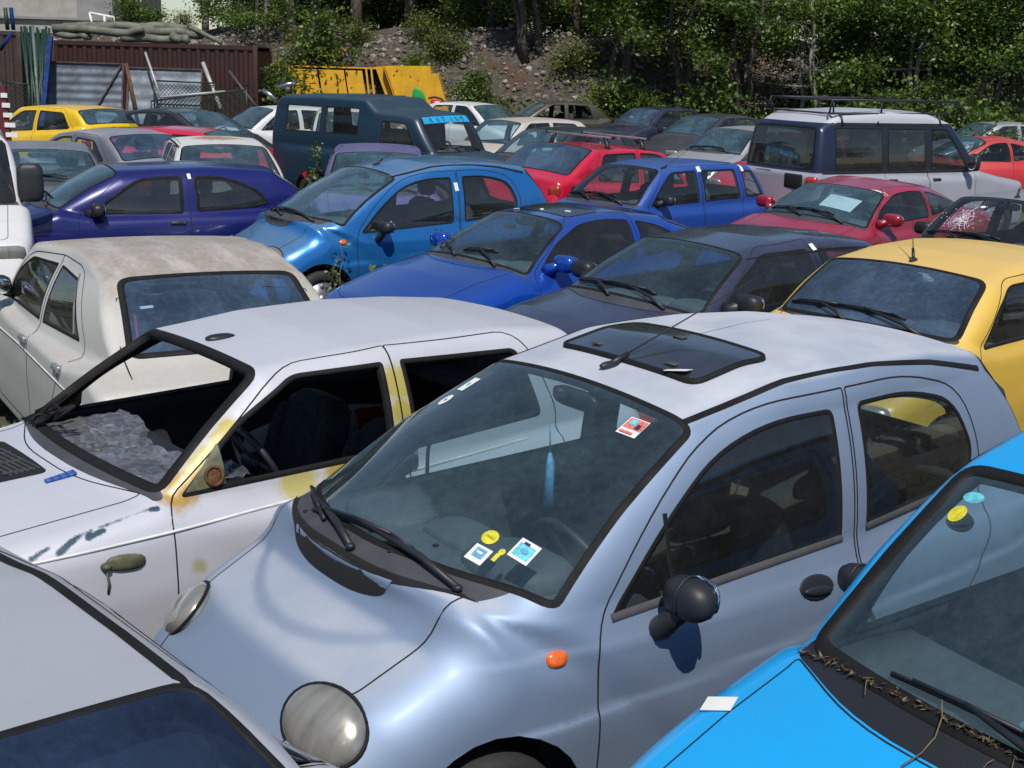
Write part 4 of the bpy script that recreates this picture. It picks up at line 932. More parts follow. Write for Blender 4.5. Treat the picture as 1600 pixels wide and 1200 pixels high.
# --- yellow hatchback
M['faded_yellow'] = paint('faded_yellow_paint', (.66, .42, .055), .0, .4, .3, .12, (.5, .40, .22), fade_sheen=(.70, .47, .13))
fb, ft = (.86, .615, .975), (1.275, .54, 1.285)
add('yellow', L=3.30, W=1.52, H=1.385, mid=1.7, fb=fb, ft=ft, rt=(2.85, .5, 1.29), rb=(3.15, .56, 1.0), sB=2.15, wbelt=.715, wroof=.60, rft=.1, rG=.11, cg=.15, crown=.1, pil=.075, glass_windscreen=M['ws_blue'],
    hood=[(.05, .62, .08), (.14, .72, .12), (.5, .86, .3)], trunk=[(3.24, .92, .06), (3.29, .6, .1)], **std(fb, ft, 2.13, .925, .96, 1.265, (2.78, 2.9), 1.03, .16, two=True), bonnet=bonnet(fb, .18, .58, .15), cowl=cowl(fb, .15), wf=.62, wr=2.82, wrad=.27, seal_front=(.022, .014, .006),
    paint=M['faded_yellow'], rearrests=1.05, label='faded yellow small hatchback with thick black rubber around its windscreen', pos=(2.76, 8.63), yaw=43.4, lup=-.5, wipers=WP, antenna=[(1.36, .0, .4, R(50), -.5)], h=.028)
# --- dark purple-grey coupe
M['plum'] = paint('dark_plum_paint', (.016, .020, .042), .35, .22, .9, .13, (.2, .2, .24), fade_sheen=(.04, .045, .085))
fb, ft = (1.22, .68, .895), (1.79, .52, 1.255)
add('navycoupe', L=4.0, W=1.66, H=1.335, mid=2, fb=fb, ft=ft, rt=(3.2, .52, 1.25), rb=(3.75, .58, .97), sB=2.47, wbelt=.735, wroof=.56, rft=.14, rG=.13, cg=.2, rL=.16,
    hood=[(.05, .58, .1), (.2, .70, .2), (.7, .84, .4)], trunk=[(3.9, .92, .08), (3.98, .6, .1)], **std(fb, ft, 2.47, .90, .99, 1.255, (3.0, 3.3), 1.40, .16, two=True), bonnet=bonnet(fb, .16, .62), cowl=cowl(fb), wrad=.29, wf=.8, wr=3.25,
    paint=M['plum'], label='dark purple-grey hatchback with black wing mirror, parked behind the silver blue car', pos=(1.40, 9.56), yaw=37.8, wipers=WP, mirror=dict(style='car', s=1.5, z=.93, k=1.05), glass_windscreen=M['ws'], tags=[(1, 2.5, 1.262, .045, .04)], glass_side_window=M['dark_glass'], h=.028, lod=0, rails=[(.535, 1.80, .53, 3.1, .006)])
# --- blue metallic coupe with a sunroof
M['cobalt'] = paint('cobalt_metallic', (.006, .075, .50), .45, .18, 1., .05, (.2, .24, .3), fade_sheen=(.02, .06, .26))
fb, ft = (1.23, .685, .87), (1.80, .475, 1.225)
def bluecoupe_extra(c):
    patch(c, c.frame('top'), rpoly([(1.93, -.36, .06), (1.93, .36, .06), (2.3, .36, .06), (2.3, -.36, .06)]), .004, M['vdark_panel'], 'sunroof', c.root, 4)
    P, n = at(c, c.frame('top'), (1.95, .12), .012)
    for k in range(3):
        P, n = at(c, c.frame('top'), (1.9+.09*k, -.25+.23*k), .007); mb = MB(); mb.box((0, 0, 0), (.05, .03, .003), rot=(.1, .05, k)); mb.build('paper_scrap', M['paper'], c.root, P)
M['vdark_panel'] = simple('dark_panel', (.02, .021, .03), .25, coat=.5)
add('bluecoupe', L=4.0, W=1.66, H=1.30, mid=2, fb=fb, ft=ft, rt=(2.95, .50, 1.215), rb=(3.65, .56, .96), sB=2.5, wbelt=.715, wroof=.565, rft=.16, rG=.15, cg=.24, rL=.2, crown=.11,
    hood=[(.05, .52, .12), (.22, .66, .25), (.75, .83, .5)], trunk=[(3.9, .90, .08), (3.99, .6, .1)], wins=[[(1.38, .885, .03), (1.6, 1.06, .2), (1.93, 1.205, .2), (2.25, 1.235, .2), (2.47, 1.222, .03), (2.44, .92, .03)], [(2.53, .93, .03), (2.55, 1.212, .03), (2.8, 1.17, .2), (3.15, 1.0, .06), (3.1, .965, .04)]],
    doors=[[(1.30, .26), (1.31, .87, .08), (1.86, 1.25, .15), (2.2, 1.28, .2), (2.51, 1.27, .01), (2.47, .26)]], bonnet=bonnet(fb, .2, .60, .24), cowl=cowl(fb, .24, .05), wrad=.29, wf=.78, wr=3.22, paint=M['cobalt'], extra=bluecoupe_extra,
    lamps='none', label='glossy cobalt blue coupe with body coloured mirror and dark sunroof', pos=(.23, 11.30), yaw=39.6, wipers=[(.42, -.06, .30, .10, -.05, .02), (-.08, -.06, -.36, .16, -.40, .02)], mirror=dict(style='car', s=1.5, z=.90, k=1.1, mat=M['cobalt']), glass_windscreen=M['ws'], glass_side_window=M['dark_glass'], lod=0, h=.03)
# --- violet blue three-door
M['violet'] = paint('violet_blue_paint', (.008, .011, .125), .15, .32, .6, .06, (.12, .15, .26))
fb, ft = (1.02, .61, .94), (1.63, .54, 1.29)
add('fiesta', L=3.83, W=1.63, H=1.345, mid=1.9, fb=fb, ft=ft, rt=(3.25, .5, 1.28), rb=(3.66, .57, .97), sB=2.31, wbelt=.725, wroof=.60, rft=.16, rG=.13, cg=.2,
    hood=[(.05, .58, .1), (.18, .70, .2), (.6, .85, .3)], trunk=[(3.76, .9, .06), (3.81, .6, .1)], wins=[[(1.33, .885, .03), (1.5, 1.03, .1), (1.82, 1.235, .12), (2.255, 1.25, .04), (2.24, .885, .03)], [(2.38, .90, .05), (2.38, 1.25, .05), (2.75, 1.235, .25), (3.05, 1.1, .2), (3.16, .965, .05), (2.98, .92, .05)]],
    doors=[[(1.2, .26), (1.2, .88, .08), (1.70, 1.285, .15), (2.32, 1.30, .01), (2.29, .26)]], bonnet=bonnet(fb, .16, .6), cowl=cowl(fb), wrad=.28, wf=.75, wr=3.2, paint=M['violet'], lod=1, label='violet blue three-door hatchback seen from the side with black door handle', pos=(-4.03, 14.05), yaw=26.5, wipers=WP,
    mirror=dict(style='car', s=1.36, z=.89, k=1.05), handle=dict(style='bar', s=(2.17,), z=(.795,)), glass_windscreen=M['ws_far'], tags=[(1, 2.335, 1.245, .035, .05)], glass_side_window=M['dark_glass'], seal_side=(.004, .03, .004))
def C(key, fb, ft, rt, rb, sB, L, W, H, hood, trunk, side, paintm, label, pos, yaw, **kw):
    d = dict(L=L, W=W, H=H, mid=2., fb=fb, ft=ft, rt=rt, rb=rb, sB=sB, wbelt=W*.445, wroof=W*.36, hood=hood, trunk=trunk, paint=paintm, label=label, pos=pos, yaw=yaw, bonnet=bonnet(fb, .18, .60), cowl=cowl(fb), lod=2, wf=.78, wr=3.2, wrad=.28, glass_windscreen=M['ws_far'])
    d.update(side); d.update(kw); return add(key, d)
HD = [(.05, .58, .1), (.18, .71, .15), (.6, .86, .3)]
# mid rows
M['grey_navy'] = paint('dusty_navy_paint', (.035, .042, .075), .3, .35, .5, .35, (.33, .31, .30), fade_sheen=(.16, .16, .18))
fb, ft = (1.2, .69, .99), (1.8, .55, 1.32)
C('navysedan', fb, ft, (3.1, .53, 1.33), (3.6, .62, 1.0), 2.4, 4.4, 1.70, 1.40, HD, [(4.2, .98, .1), (4.38, .7, .1)], std(fb, ft, 2.4, .95, .98, 1.3, (3.0, 3.2)), M['grey_navy'], 'dusty dark navy sedan facing the camera beside the tall black van mirror', (-5.67, 15.83), 110.3, mid=2.2, lod=1, wipers=WP, dashmat=M['dash'], seatmat=M['seatgrey'])
M['grey_blue'] = paint('grey_blue_paint', (.14, .15, .19), .35, .35, .5, .25, (.36, .34, .32), fade_sheen=(.28, .28, .31))
fb, ft = (1.25, .66, .95), (1.82, .55, 1.29)
C('greysedan', fb, ft, (3.08, .54, 1.31), (3.58, .645, 1.0), 2.35, 4.3, 1.70, 1.385, HD, [(4.15, .98, .1), (4.28, .7, .1)], std(fb, ft, 2.35, .94, .98, 1.27, (2.85, 3.2)), M['grey_blue'], 'grey sedan seen from behind left of the white rusty-roofed hatchback', (-6.03, 19.67), -40.1, mid=2.2, lod=1, glass_rear_window=M['ws_blue'], rearglass=1)
M['white_rust'] = paint('white_paint_rust_patch', (.62, .62, .60), .0, .4, .3, .12, stains=[((-.3, -.05, 1.36), .36, (.36, .20, .09)), ((-.3, .15, 1.36), .2, (.42, .27, .14))])
fb, ft = (1.1, .66, .93), (1.7, .53, 1.31)
C('whitehatch', fb, ft, (3.25, .53, 1.32), (3.6, .6, .95), 2.3, 3.8, 1.64, 1.39, HD, [(3.74, .88, .06), (3.79, .6, .1)], std(fb, ft, 2.3, .89, .93, 1.3, (3.05, 3.15)), M['white_rust'], 'white hatchback facing the camera with a brown rust patch on its roof', (-3.92, 17.68), 109.5, lod=1, wipers=WP, rails=[(.56, 1.75, .55, 3.2, .012)], glass_windscreen=M['ws_far'])
M['indigo'] = paint('faded_indigo_paint', (.045, .042, .20), .2, .4, .4, .2, (.3, .28, .36), fade_sheen=(.13, .12, .26))
fb, ft = (.9, .62, .93), (1.5, .51, 1.345)
C('indigo', fb, ft, (3.0, .51, 1.36), (3.35, .57, .95), 2.2, 3.6, 1.58, 1.405, HD, [(3.52, .88, .06), (3.58, .6, .1)], std(fb, ft, 2.2, .89, .93, 1.33, (2.9, 3.0)), M['indigo'], 'small faded indigo car facing the camera in front of the dark blue van', (-1.75, 16.70), 96.4, mid=1.8, lod=1, wipers=WP, rails=[(.54, 1.55, .52, 3.0, .01)])
M['crimson'] = paint('crimson_paint', (.50, .005, .028), .0, .28, .8, .05, (.45, .25, .25), fade_sheen=(.52, .02, .055))
def redhatch_extra(c):
    for k, s in enumerate((2.05, 2.75)):
        mb = MB(); z = c.H+.105; P0, n0 = at(c, c.frame('top'), (s, .50)); P1, n1 = at(c, c.frame('top'), (s, -.50))
        mb.box((c.mid-s, 0, z), (.045, 1.22, .03), bev=.008, m=0)
        for P in (P0, P1):
            sg = 1 if P.y > 0 else -1; mb.tube([P+Vector((0, sg*.04, -.03)), P+Vector((0, sg*.02, .04)), Vector((c.mid-s, P.y*.93, z))], [.04, .035, .03], n=6, m=1)
            mb.box((c.mid-s, sg*.615, z), (.05, .03, .035), m=1)
        mb.build('roof_bar', (M['chromegrey'], M['blackplastic']), c.root)
fb, ft = (1.15, .67, .94), (1.67, .57, 1.35)
C('redhatch', fb, ft, (3.1, .605, 1.375), (3.6, .665, 1.035), 2.26, 3.98, 1.68, 1.425, HD, [(3.86, 1.0, .06), (3.96, .65, .1)], std(fb, ft, 2.26, .94, .98, 1.345, (2.98, 3.12)), M['crimson'], 'crimson red hatchback seen from behind with two silver roof bars', (1.30, 18.70), -136.6, lod=1, lup=1., rup=2.0, extra=redhatch_extra, glass_rear_window=M['ws_blue'], tlz=.84, tly=.66, lampin=.045, pil=.07, wroof=.63)
M['tico_blue'] = paint('worn_blue_paint', (.014, .065, .34), .1, .36, .5, .10, (.25, .28, .34), fade_sheen=(.035, .09, .29))
fb, ft = (.87, .605, .915), (1.35, .485, 1.305)
C('tico', fb, ft, (2.95, .50, 1.31), (3.22, .56, .93), 1.94, 3.34, 1.42, 1.385, [(.05, .58, .1), (.16, .70, .12), (.5, .85, .3)], [(3.29, .88, .05), (3.33, .6, .1)], dict(wins=[[(1.06, .905, .03), (1.22, 1.08, .1), (1.47, 1.275, .08), (1.895, 1.285, .03), (1.88, .92, .03)], [(1.985, .925, .03), (1.985, 1.285, .03), (2.60, 1.285, .03), (2.66, .94, .03)], [(2.77, .95, .03), (2.72, 1.27, .03), (2.92, 1.26, .03), (3.1, .955, .03)]],
    doors=[[(1.0, .26), (.99, .89, .08), (1.40, 1.325, .08), (1.94, 1.34, .01), (1.93, .26)], [(1.95, .26), (1.96, 1.34, .01), (2.66, 1.34, .05), (2.73, .93, .05), (2.5, .35)]]), M['tico_blue'], 'worn blue boxy small hatchback with three side windows and paper tags on its roof edge', (1.60, 16.23), 40.9, mid=1.7, lod=1, lup=.5, wipers=WP, wbelt=.665, wroof=.55, glass_windscreen=M['glass'],
    antenna=[(1.45, .45, .75, R(14), -.35)], tags=[(1, 1.96, 1.30, .07, .06), (1, 2.75, 1.30, .05, .09), (1, 3.16, 1.16, .06, .06)], mirror=dict(style='car', s=1.2, z=.93, k=.9), wf=.62, wr=2.9, wrad=.26, seatk=1.0)
# big white and navy estate with roof rack
M['disco'] = banded('white_and_navy_paint', (.34, .35, .41), [(1.13, 1.80, (.010, .018, .05)), (1.80, 3., (.50, .51, .56))], metal=.1, rough=.36, coat=.5, dust=.12)
def disco_extra(c):
    root = c.root; mid = c.mid; z = c.H-.055; mb = MB(); X = lambda s: mid-s
    for sg in (1, -1):
        mb.tube([(X(1.75), sg*.66, z), (X(4.0), sg*.66, z)], .017, n=6); mb.tube([(X(1.6), sg*.64, z+.17), (X(2.2), sg*.64, z+.18), (X(4.0), sg*.64, z+.18), (X(4.05), sg*.66, z)], .016, n=6)
        for s in (2.3, 3.1, 3.98): mb.tube([(X(s), sg*.66, z), (X(s), sg*.655, z+.12), (X(s-.03), sg*.60, z+.18)], .014, n=6)
        for s in (2.0, 3.2, 3.85): mb.tube([(X(s), sg*.66, z), (X(s), sg*.71, z-.16)], [.02, .03], n=6)
    for s in (1.8, 2.3, 2.8, 3.3, 3.98): mb.tube([(X(s), -.66, z), (X(s), .66, z)], .012, n=6)
    for s in (2.25, 3.98): mb.tube([(X(s), -.64, z+.18), (X(s), .64, z+.18)], .014, n=6)
    mb.build('roof_rack', M['blackplastic'], root)
    for sg in (1, -1):
        for (a, b) in ((2.245, .05), (3.07, .05)): c.ribbon(c.frame('side', sg), [(a, 1.14), (a, 1.4), (a, 1.76)], b, b, .004, closed=False).build('window_pillar', M['blackplastic'], root)
        c.ribbon(c.frame('side', sg), dense([(1.35, 1.135), (4.2, 1.135)], .1, False), .02, .02, .006, closed=False).build('belt_trim', M['blackplastic'], root)
        c.ribbon(c.frame('side', sg), dense([(1.80, 1.775), (4.12, 1.785)], .1, False), .025, .025, .004, closed=False).build('top_trim', M['blackplastic'], root)
    r = c.bvh.ray_cast(Vector((-5, -.42, 1.0)), Vector((1, 0, 0)))
    mb = MB(); mb.box((0, 0, 0), (.03, .36, .20), bev=.02); mb.build('plate_recess', M['gap'], root, Vector(r[0])+Vector((-.005, 0, 0)))
    mb = MB(); mb.cyl((-.02, 0, 0), (-.06, .2, .22), .008); mb.build('wiper', M['blackplastic'], root, Vector(r[0])+Vector((0, .45, .16)))
fb, ft = (1.17, .70, 1.16), (1.72, .63, 1.80)
C('discovery', fb, ft, (4.23, .63, 1.735), (4.29, .70, 1.175), 2.25, 4.42, 1.79, 1.985, [(.04, .7, .08), (.10, .98, .08), (.6, 1.06, .3)], [(4.40, 1.1, .05), (4.42, .6, .1)], dict(wins=[[(1.42, 1.17, .03), (1.85, 1.72, .05), (2.19, 1.73, .02), (2.19, 1.16, .02)], [(2.30, 1.16, .02), (2.30, 1.73, .02), (3.02, 1.73, .02), (3.02, 1.16, .02)], [(3.12, 1.16, .02), (3.12, 1.73, .02), (3.98, 1.735, .03), (3.98, 1.16, .03)]],
    doors=[[(1.32, .35), (1.32, 1.13, .05), (1.80, 1.79, .05), (2.24, 1.80, .01), (2.24, .35)], [(2.25, .35), (2.25, 1.80, .01), (3.06, 1.80, .02), (3.06, .75), (2.8, .4)]]), M['disco'], 'tall white and navy off-road estate with a black tubular roof rack', (5.40, 19.86), -150.6, mid=2.3, lod=1, wbelt=.80, wroof=.74, rft=.1, rrt=.1, rG=.1, rL=.1, cg=.06, cr=.03, crown=.06, lcrown=.03, bulge=.004, seatz=.6, seatk=1.1, shelf=0, clear=.32, wf=.85, wr=3.39, wrad=.37, extra=disco_extra, pil=.085,
    roof=[(2.2, 1.965), (3.0, 1.985), (3.9, 1.94)], zbelt=1.12, mirror=dict(style='stalk', s=1.52, z=1.14), handle=dict(style='bar', s=(2.1, 2.95), z=(1.02, 1.02)), glass_side_window=M['dark_glass'], glass_rear_window=M['dark_glass'], rs=.03, tlz=1.0)
M['wine'] = paint('wine_red_paint', (.28, .006, .022), .15, .3, .7, .08, (.4, .25, .27), fade_sheen=(.33, .03, .07))
fb, ft = (1.26, .685, .885), (1.835, .53, 1.21)
def redcoupe_extra(c): patch(c, c.wsfr, rect(.20, .30, .40, .25, -.02), -.006, M['paper'], 'paper_sheet', c.ws, 3)
C('redcoupe', fb, ft, (2.9, .5, 1.21), (3.6, .56, .95), 2.55, 4.2, 1.70, 1.29, [(.05, .5, .12), (.2, .64, .2), (.75, .83, .4)], [(4.05, .92, .1), (4.18, .6, .1)], dict(wins=[[(1.42, .90, .03), (1.6, 1.05, .2), (1.96, 1.19, .15), (2.3, 1.215, .2), (2.52, 1.20, .03), (2.50, .93, .03)], [(2.58, .94, .03), (2.6, 1.195, .03), (2.85, 1.16, .2), (3.36, 1.015, .06), (3.3, .975, .04)]], doors=[[(1.34, .26), (1.34, .88, .08), (1.88, 1.235, .15), (2.3, 1.26, .2), (2.56, 1.245, .01), (2.53, .26)]]), M['wine'], 'wine red coupe with a white paper sheet inside its windscreen', (3.86, 15.40), 44.4, mid=2.1, lod=1, lup=-1.8, rup=.8, extra=redcoupe_extra, wipers=WP, mirror=dict(style='car', s=1.52, z=.92, k=1.1, mat=M['wine']), glass_windscreen=M['ws_far'], glass_side_window=M['dark_glass'], tags=[(1, 1.86, 1.235, .07, .05)], cg=.24, rft=.15, rG=.14)
M['silver_dull'] = paint('dull_silver_paint', (.36, .37, .40), .4, .36, .4, .15)
fb, ft = (1.0, .615, .94), (1.495, .56, 1.325)
def cracked_extra(c):
    r = random.Random(4); mb = MB(); fr = c.wsfr; c0 = np.array((-.28, .26))
    for q in range(26):
        a = r.uniform(0, 6.3); L_ = r.uniform(.05, .22); pts = [at(c, fr, tuple(c0+np.array((math.cos(a+.1*math.sin(k+q)), math.sin(a+.1*math.sin(k+q))))*L_*k/5), .002)[0] for k in range(6)]; mb.tube(pts, .0022, n=3)
    for rad in (.025, .05, .085, .12): mb.tube([at(c, fr, (c0[0]+rad*r.uniform(.8, 1.2)*math.cos(q), c0[1]+rad*r.uniform(.8, 1.2)*math.sin(q)), .002)[0] for q in np.linspace(0, 6.28, 16)[:-1]], .002, n=3, closed=True)
    for q in range(40):
        p = c0+np.array((r.gauss(0, .16), r.gauss(0, .11))); P, n = at(c, fr, tuple(p), .003); mb.ball(P, (.012, .012, .008), u=6, v=4)
    mb.build('glass_crack', M['crackwhite'], c.ws); patch(c, fr, oval(c0[0], c0[1], .018, .022), .003, M['redcloth'], 'impact_hole', c.ws, 2)
    patch(c, fr, oval(c0[0]+.12, c0[1]+.19, .03, .018), .003, M['paper'], 'sticker', c.ws, 2)
M['crackwhite'] = simple('crushed_glass', (.75, .78, .8), .3)
C('cracked', fb, ft, (3.05, .54, 1.32), (3.4, .58, .97), 2.25, 3.65, 1.58, 1.395, HD, [(3.55, .9, .06), (3.63, .6, .1)], std(fb, ft, 2.25, .90, .94, 1.3, (2.95, 3.05)), M['silver_dull'], 'silver small car with a shattered hole in its windscreen', (4.93, 12.89), 35.6, mid=1.8, lod=1, extra=cracked_extra, wipers=WP, antenna=[(1.6, .0, .12, R(55), -.2)], glass_windscreen=M['glass'], mirror=dict(style='car', s=1.25, z=.95))
# dark blue van body with raised rear
M['van_blue'] = paint('matt_dark_blue_paint', (.003, .021, .046), .0, .45, .25, .07, (.16, .20, .23), fade_sheen=(.03, .055, .075))
M['cyan_strip'] = simple('cyan_sunstrip', (.02, .33, .62), .5)
def van_extra(c):
    gl = (c.frame('front'), c.glen)[1]; patch(c, c.wsfr, [(-.555, gl-.13), (.555, gl-.13), (.535, gl-.01), (-.535, gl-.01)], .004, M['cyan_strip'], 'sun_strip', c.ws, 4)
    mb = MB()
    for k, (ch) in enumerate('PETAPA'[:0]): pass
    for k, segs in enumerate((((0, 0, 0, 1), (0, 1, .6, .8), (.6, .8, 0, .5)), ((0, 0, .5, .9),), ((0, 0, 0, 1),), ((0, .9, .7, .9), (.35, 0, .35, .9)), ((0, 0, 0, 1), (.5, 0, .5, 1)), ((0, 0, .3, 1), (.3, 1, .6, 0)))):
        y0 = -.40+k*.15
        for x0, z0, x1, z1 in segs:
            pts = [at(c, c.wsfr, (-(y0+(x0+(x1-x0)*t)*.08), gl-.115+(z0+(z1-z0)*t)*.08), .007)[0] for t in (0, .5, 1)]; mb.tube(pts, .005, n=4)
    mb.build('strip_lettering', M['gap'], c.ws)
    for s in (2.45, 2.75): c.ribbon(c.frame('top'), [(s, -.5), (s, 0), (s, .5)], .012, .012, .012, closed=False).build('roof_rib', M['van_blue'], c.root)
fb, ft = (.93, .585, 1.145), (1.27, .575, 1.655)
C('van', fb, ft, (4.12, .66, 1.80), (4.2, .70, 1.2), 1.95, 4.3, 1.74, 1.90, [(.05, .7, .06), (.10, .98, .08), (.5, 1.06, .3)], [(4.28, 1.1, .04), (4.3, .6, .1)], dict(wins=[[(1.22, 1.16, .04), (1.42, 1.56, .06), (1.86, 1.58, .04), (1.86, 1.14, .04)], [(2.32, 1.34, .04), (2.32, 1.74, .04), (3.02, 1.74, .03), (3.02, 1.34, .03)], [(3.10, 1.34, .03), (3.10, 1.74, .03), (3.86, 1.74, .04), (3.86, 1.34, .04)]], doors=[[(1.12, .4), (1.12, 1.12, .05), (1.40, 1.63, .06), (1.94, 1.65, .02), (1.94, .4)]]), M['van_blue'], 'matt dark blue van with a raised rear roof and cyan sun strip on its windscreen', (-1.91, 21.15), 144.7, mid=2.2, lod=1, lup=.8, name='parked_van', cat='van',
    roof=[(1.62, 1.71, .1), (1.98, 1.73, .08), (2.22, 1.90, .12), (3.2, 1.915), (4.0, 1.89)], rearglass=1, wbelt=.80, wroof=.73, cg=.05, cr=.03, crown=.05, lcrown=.03, rG=.1, rL=.1, bulge=.003, zbelt=1.12, seatz=.55, shelf=0, nobench=1, clear=.35, wf=.8, wr=3.2, wrad=.35, extra=van_extra, wipers=[(.42, -.04, .25, .05, -.2, .04), (-.1, -.04, -.2, .05, -.5, .06)], glass=M['glass'], glass_windscreen=M['glass'], glass_side_window=M['clear'], glass_rear_window=M['clear'], rs=.03, pil=.08, headrests=0, cowl=None, wheelvis=1)
# near silver roof, bottom left corner
M['silver_roof'] = paint('grainy_silver_paint', (.42, .43, .47), .15, .36, .5, .12, (.4, .38, .37))
fb, ft = (1.25, .55, 1.01), (1.575, .475, 1.18)
C('roofcar', fb, ft, (2.85, .5, 1.17), (3.3, .56, .95), 2.3, 4.1, 1.62, 1.215, [(.05, .55, .1), (.18, .68, .15), (.7, .86, .4)], [(3.9, .93, .1), (4.08, .6, .1)], std(fb, ft, 2.25, .86, .9, 1.13, (2.85, 3.0), 1.4, .14), M['silver_roof'], 'silver low sedan in the near corner, only its roof and windscreen edge in view', (-1.29, 2.55), 133.3, lod=0, h=.024, lup=-.9, rup=-1.5, rails=[(.455, 1.56, .46, 2.9, .017)], wbelt=.70, wroof=.565, rft=.05, rG=.06, crown=.04, cg=.08, glass_windscreen=M['ws_navy'], seal_front=(.010, .014, .003), wipers=(), seatz=.22, bulge=.004)
# ------------------------------------------------------------------ far rows
GFS = dict(fb=(1.1, .65, .94), ft=(1.72, .54, 1.34), rt=(3.2, .53, 1.34), rb=(3.62, .6, .97), sB=2.3, L=3.85, W=1.64, H=1.41)
def BG(key, paintm, label, pos, yaw, side=None, **kw):
    g = dict(GFS); g.update({k: kw.pop(k) for k in list(kw) if k in GFS})
    s = side or std(g['fb'], g['ft'], g['sB'], .91, .95, g['H']-.08, (g['rt'][0]-.2, g['rb'][0]-.5))
    return C(key, g['fb'], g['ft'], g['rt'], g['rb'], g['sB'], g['L'], g['W'], g['H'], HD, [(g['L']-.1, g['rb'][2]-.04, .06), (g['L']-.02, .6, .1)], s, paintm, label, pos, yaw, **kw)
M['taxi_yellow'] = paint('yellow_paint', (.78, .50, .012), .0, .3, .6, .05)
BG('yellowhatch', M['taxi_yellow'], 'bright yellow hatchback in front of the blue poles and metal sheets', (-9.01, 26.35), -33.1, fb=(1.05, .65, .93), ft=(1.64, .58, 1.36), rt=(3.32, .58, 1.34), rb=(3.58, .58, 1.08), L=3.75, W=1.66, H=1.43, sB=2.25, rup=1.1, wroof=.61,
   side=std((1.05, .65, .93), (1.64, .58, 1.36), 2.25, .90, 1.0, 1.32, (3.0, 3.2)), lod=1, h=.045, glass_rear_window=M['ws_far'])
M['black'] = paint('dusty_black_paint', (.012, .013, .016), .1, .3, .6, .25, (.2, .19, .18))
BG('darksedan', M['black'], 'black sedan with a long sloping windscreen beside the yellow hatchback', (-6.26, 25.82), 147.3, fb=(1.05, .66, 1.0), ft=(1.79, .57, 1.36), rt=(3.2, .56, 1.36), rb=(3.75, .64, 1.05), L=4.3, W=1.72, H=1.44, sB=2.5, lup=-.6, rup=-1., lod=1, h=.045, wroof=.62)
M['white'] = paint('white_paint', (.62, .63, .64), .0, .4, .4, .12)
BG('redroof', M['crimson'], 'red car showing only its roof behind the white hatchback with rusty roof', (-5.3, 22.6), 165, H=1.27, ft=(1.72, .54, 1.2), rt=(3.2, .53, 1.2), side=std((1.1, .65, .94), (1.72, .54, 1.2), 2.3, .9, .95, 1.17, (3., 3.1)))
BG('whiteleft', M['white'], 'white car facing left behind the black sedan and beside the dark blue van', (-5.4, 29.6), 40)
BG('whitebehind', M['white'], 'white sedan seen through the side windows of the dark blue van', (-3.7, 28.6), 100)
M['beige'] = paint('beige_white_paint', (.52, .50, .47), .0, .45, .3, .3, (.36, .29, .24), fade_sheen=(.42, .36, .31))
BG('beige', M['beige'], 'beige white car with a dusty brown roof and headrest behind its windscreen', (.0, 27.0), 42, ft=(1.55, .56, 1.33), fb=(1.1, .65, .94), seatmat=M['seat'])
BG('whitefar', M['white'], 'white car with a rounded roof at the foot of the rubble bank', (-1.05, 34.4), 140, H=1.46, ft=(1.72, .54, 1.38), rt=(3.2, .53, 1.38), lod=1, h=.05)
M['petrol'] = paint('dark_petrol_paint', (.02, .035, .05), .3, .3, .6, .2)
BG('petrol', M['petrol'], 'dark petrol blue hatchback between the van and the crimson hatchback', (.66, 23.4), 46)
M['brownblack'] = paint('brown_black_paint', (.028, .024, .016), .0, .5, .2, .2)
BG('burnt', M['brownblack'], 'brown-black car without side glass under the trees in the last row', (.85, 39.5), 18, openside=lambda sg, x: True, h=.05)
M['midnight'] = paint('midnight_blue_paint', (.012, .014, .05), .2, .28, .7, .25, (.3, .3, .3))
BG('midnight', M['midnight'], 'midnight blue car with pale dust on its roof in the last row', (3.6, 36.8), 44, h=.05, lod=1, glass_windscreen=M['ws_blue'])
M['charcoal'] = paint('charcoal_paint', (.03, .03, .036), .2, .35, .5, .3, (.22, .21, .2))
BG('charcoal', M['charcoal'], 'charcoal car with black door mirror behind the blue boxy hatchback', (4.35, 31.3), 42, mirror=dict(style='car', s=1.36, z=.98, k=1.3), h=.045, lod=1, fb=(1.1, .65, .97), ft=(1.8, .54, 1.37), H=1.45)
M['silver2'] = paint('plain_silver_paint', (.42, .43, .45), .4, .35, .4, .15)
BG('silverback', M['silver2'], 'silver car with black wiper left of the tall off-road estate', (4.25, 25.9), 45, wipers=WP, lod=1, h=.045)
BG('redback', M['crimson'], 'red car with a silver roof panel mostly hidden behind the off-road estate', (4.9, 23.4), 48)
M['coral'] = paint('coral_red_paint', (.48, .025, .03), .0, .4, .4, .1, fade_sheen=(.45, .05, .05))
def ka_extra(c):
    mb = MB(); P, n = at(c, c.frame('top'), (3.28, 0)); mb.tube([P+Vector((-.02, -.55, .0)), P+Vector((-.10, -.3, .05)), P+Vector((-.12, 0, .06)), P+Vector((-.10, .3, .05)), P+Vector((-.02, .55, .0))], .035, n=6); mb.build('spoiler', M['coral'], c.root)
fb_, ft_ = (.95, .62, .95), (1.6, .50, 1.33)
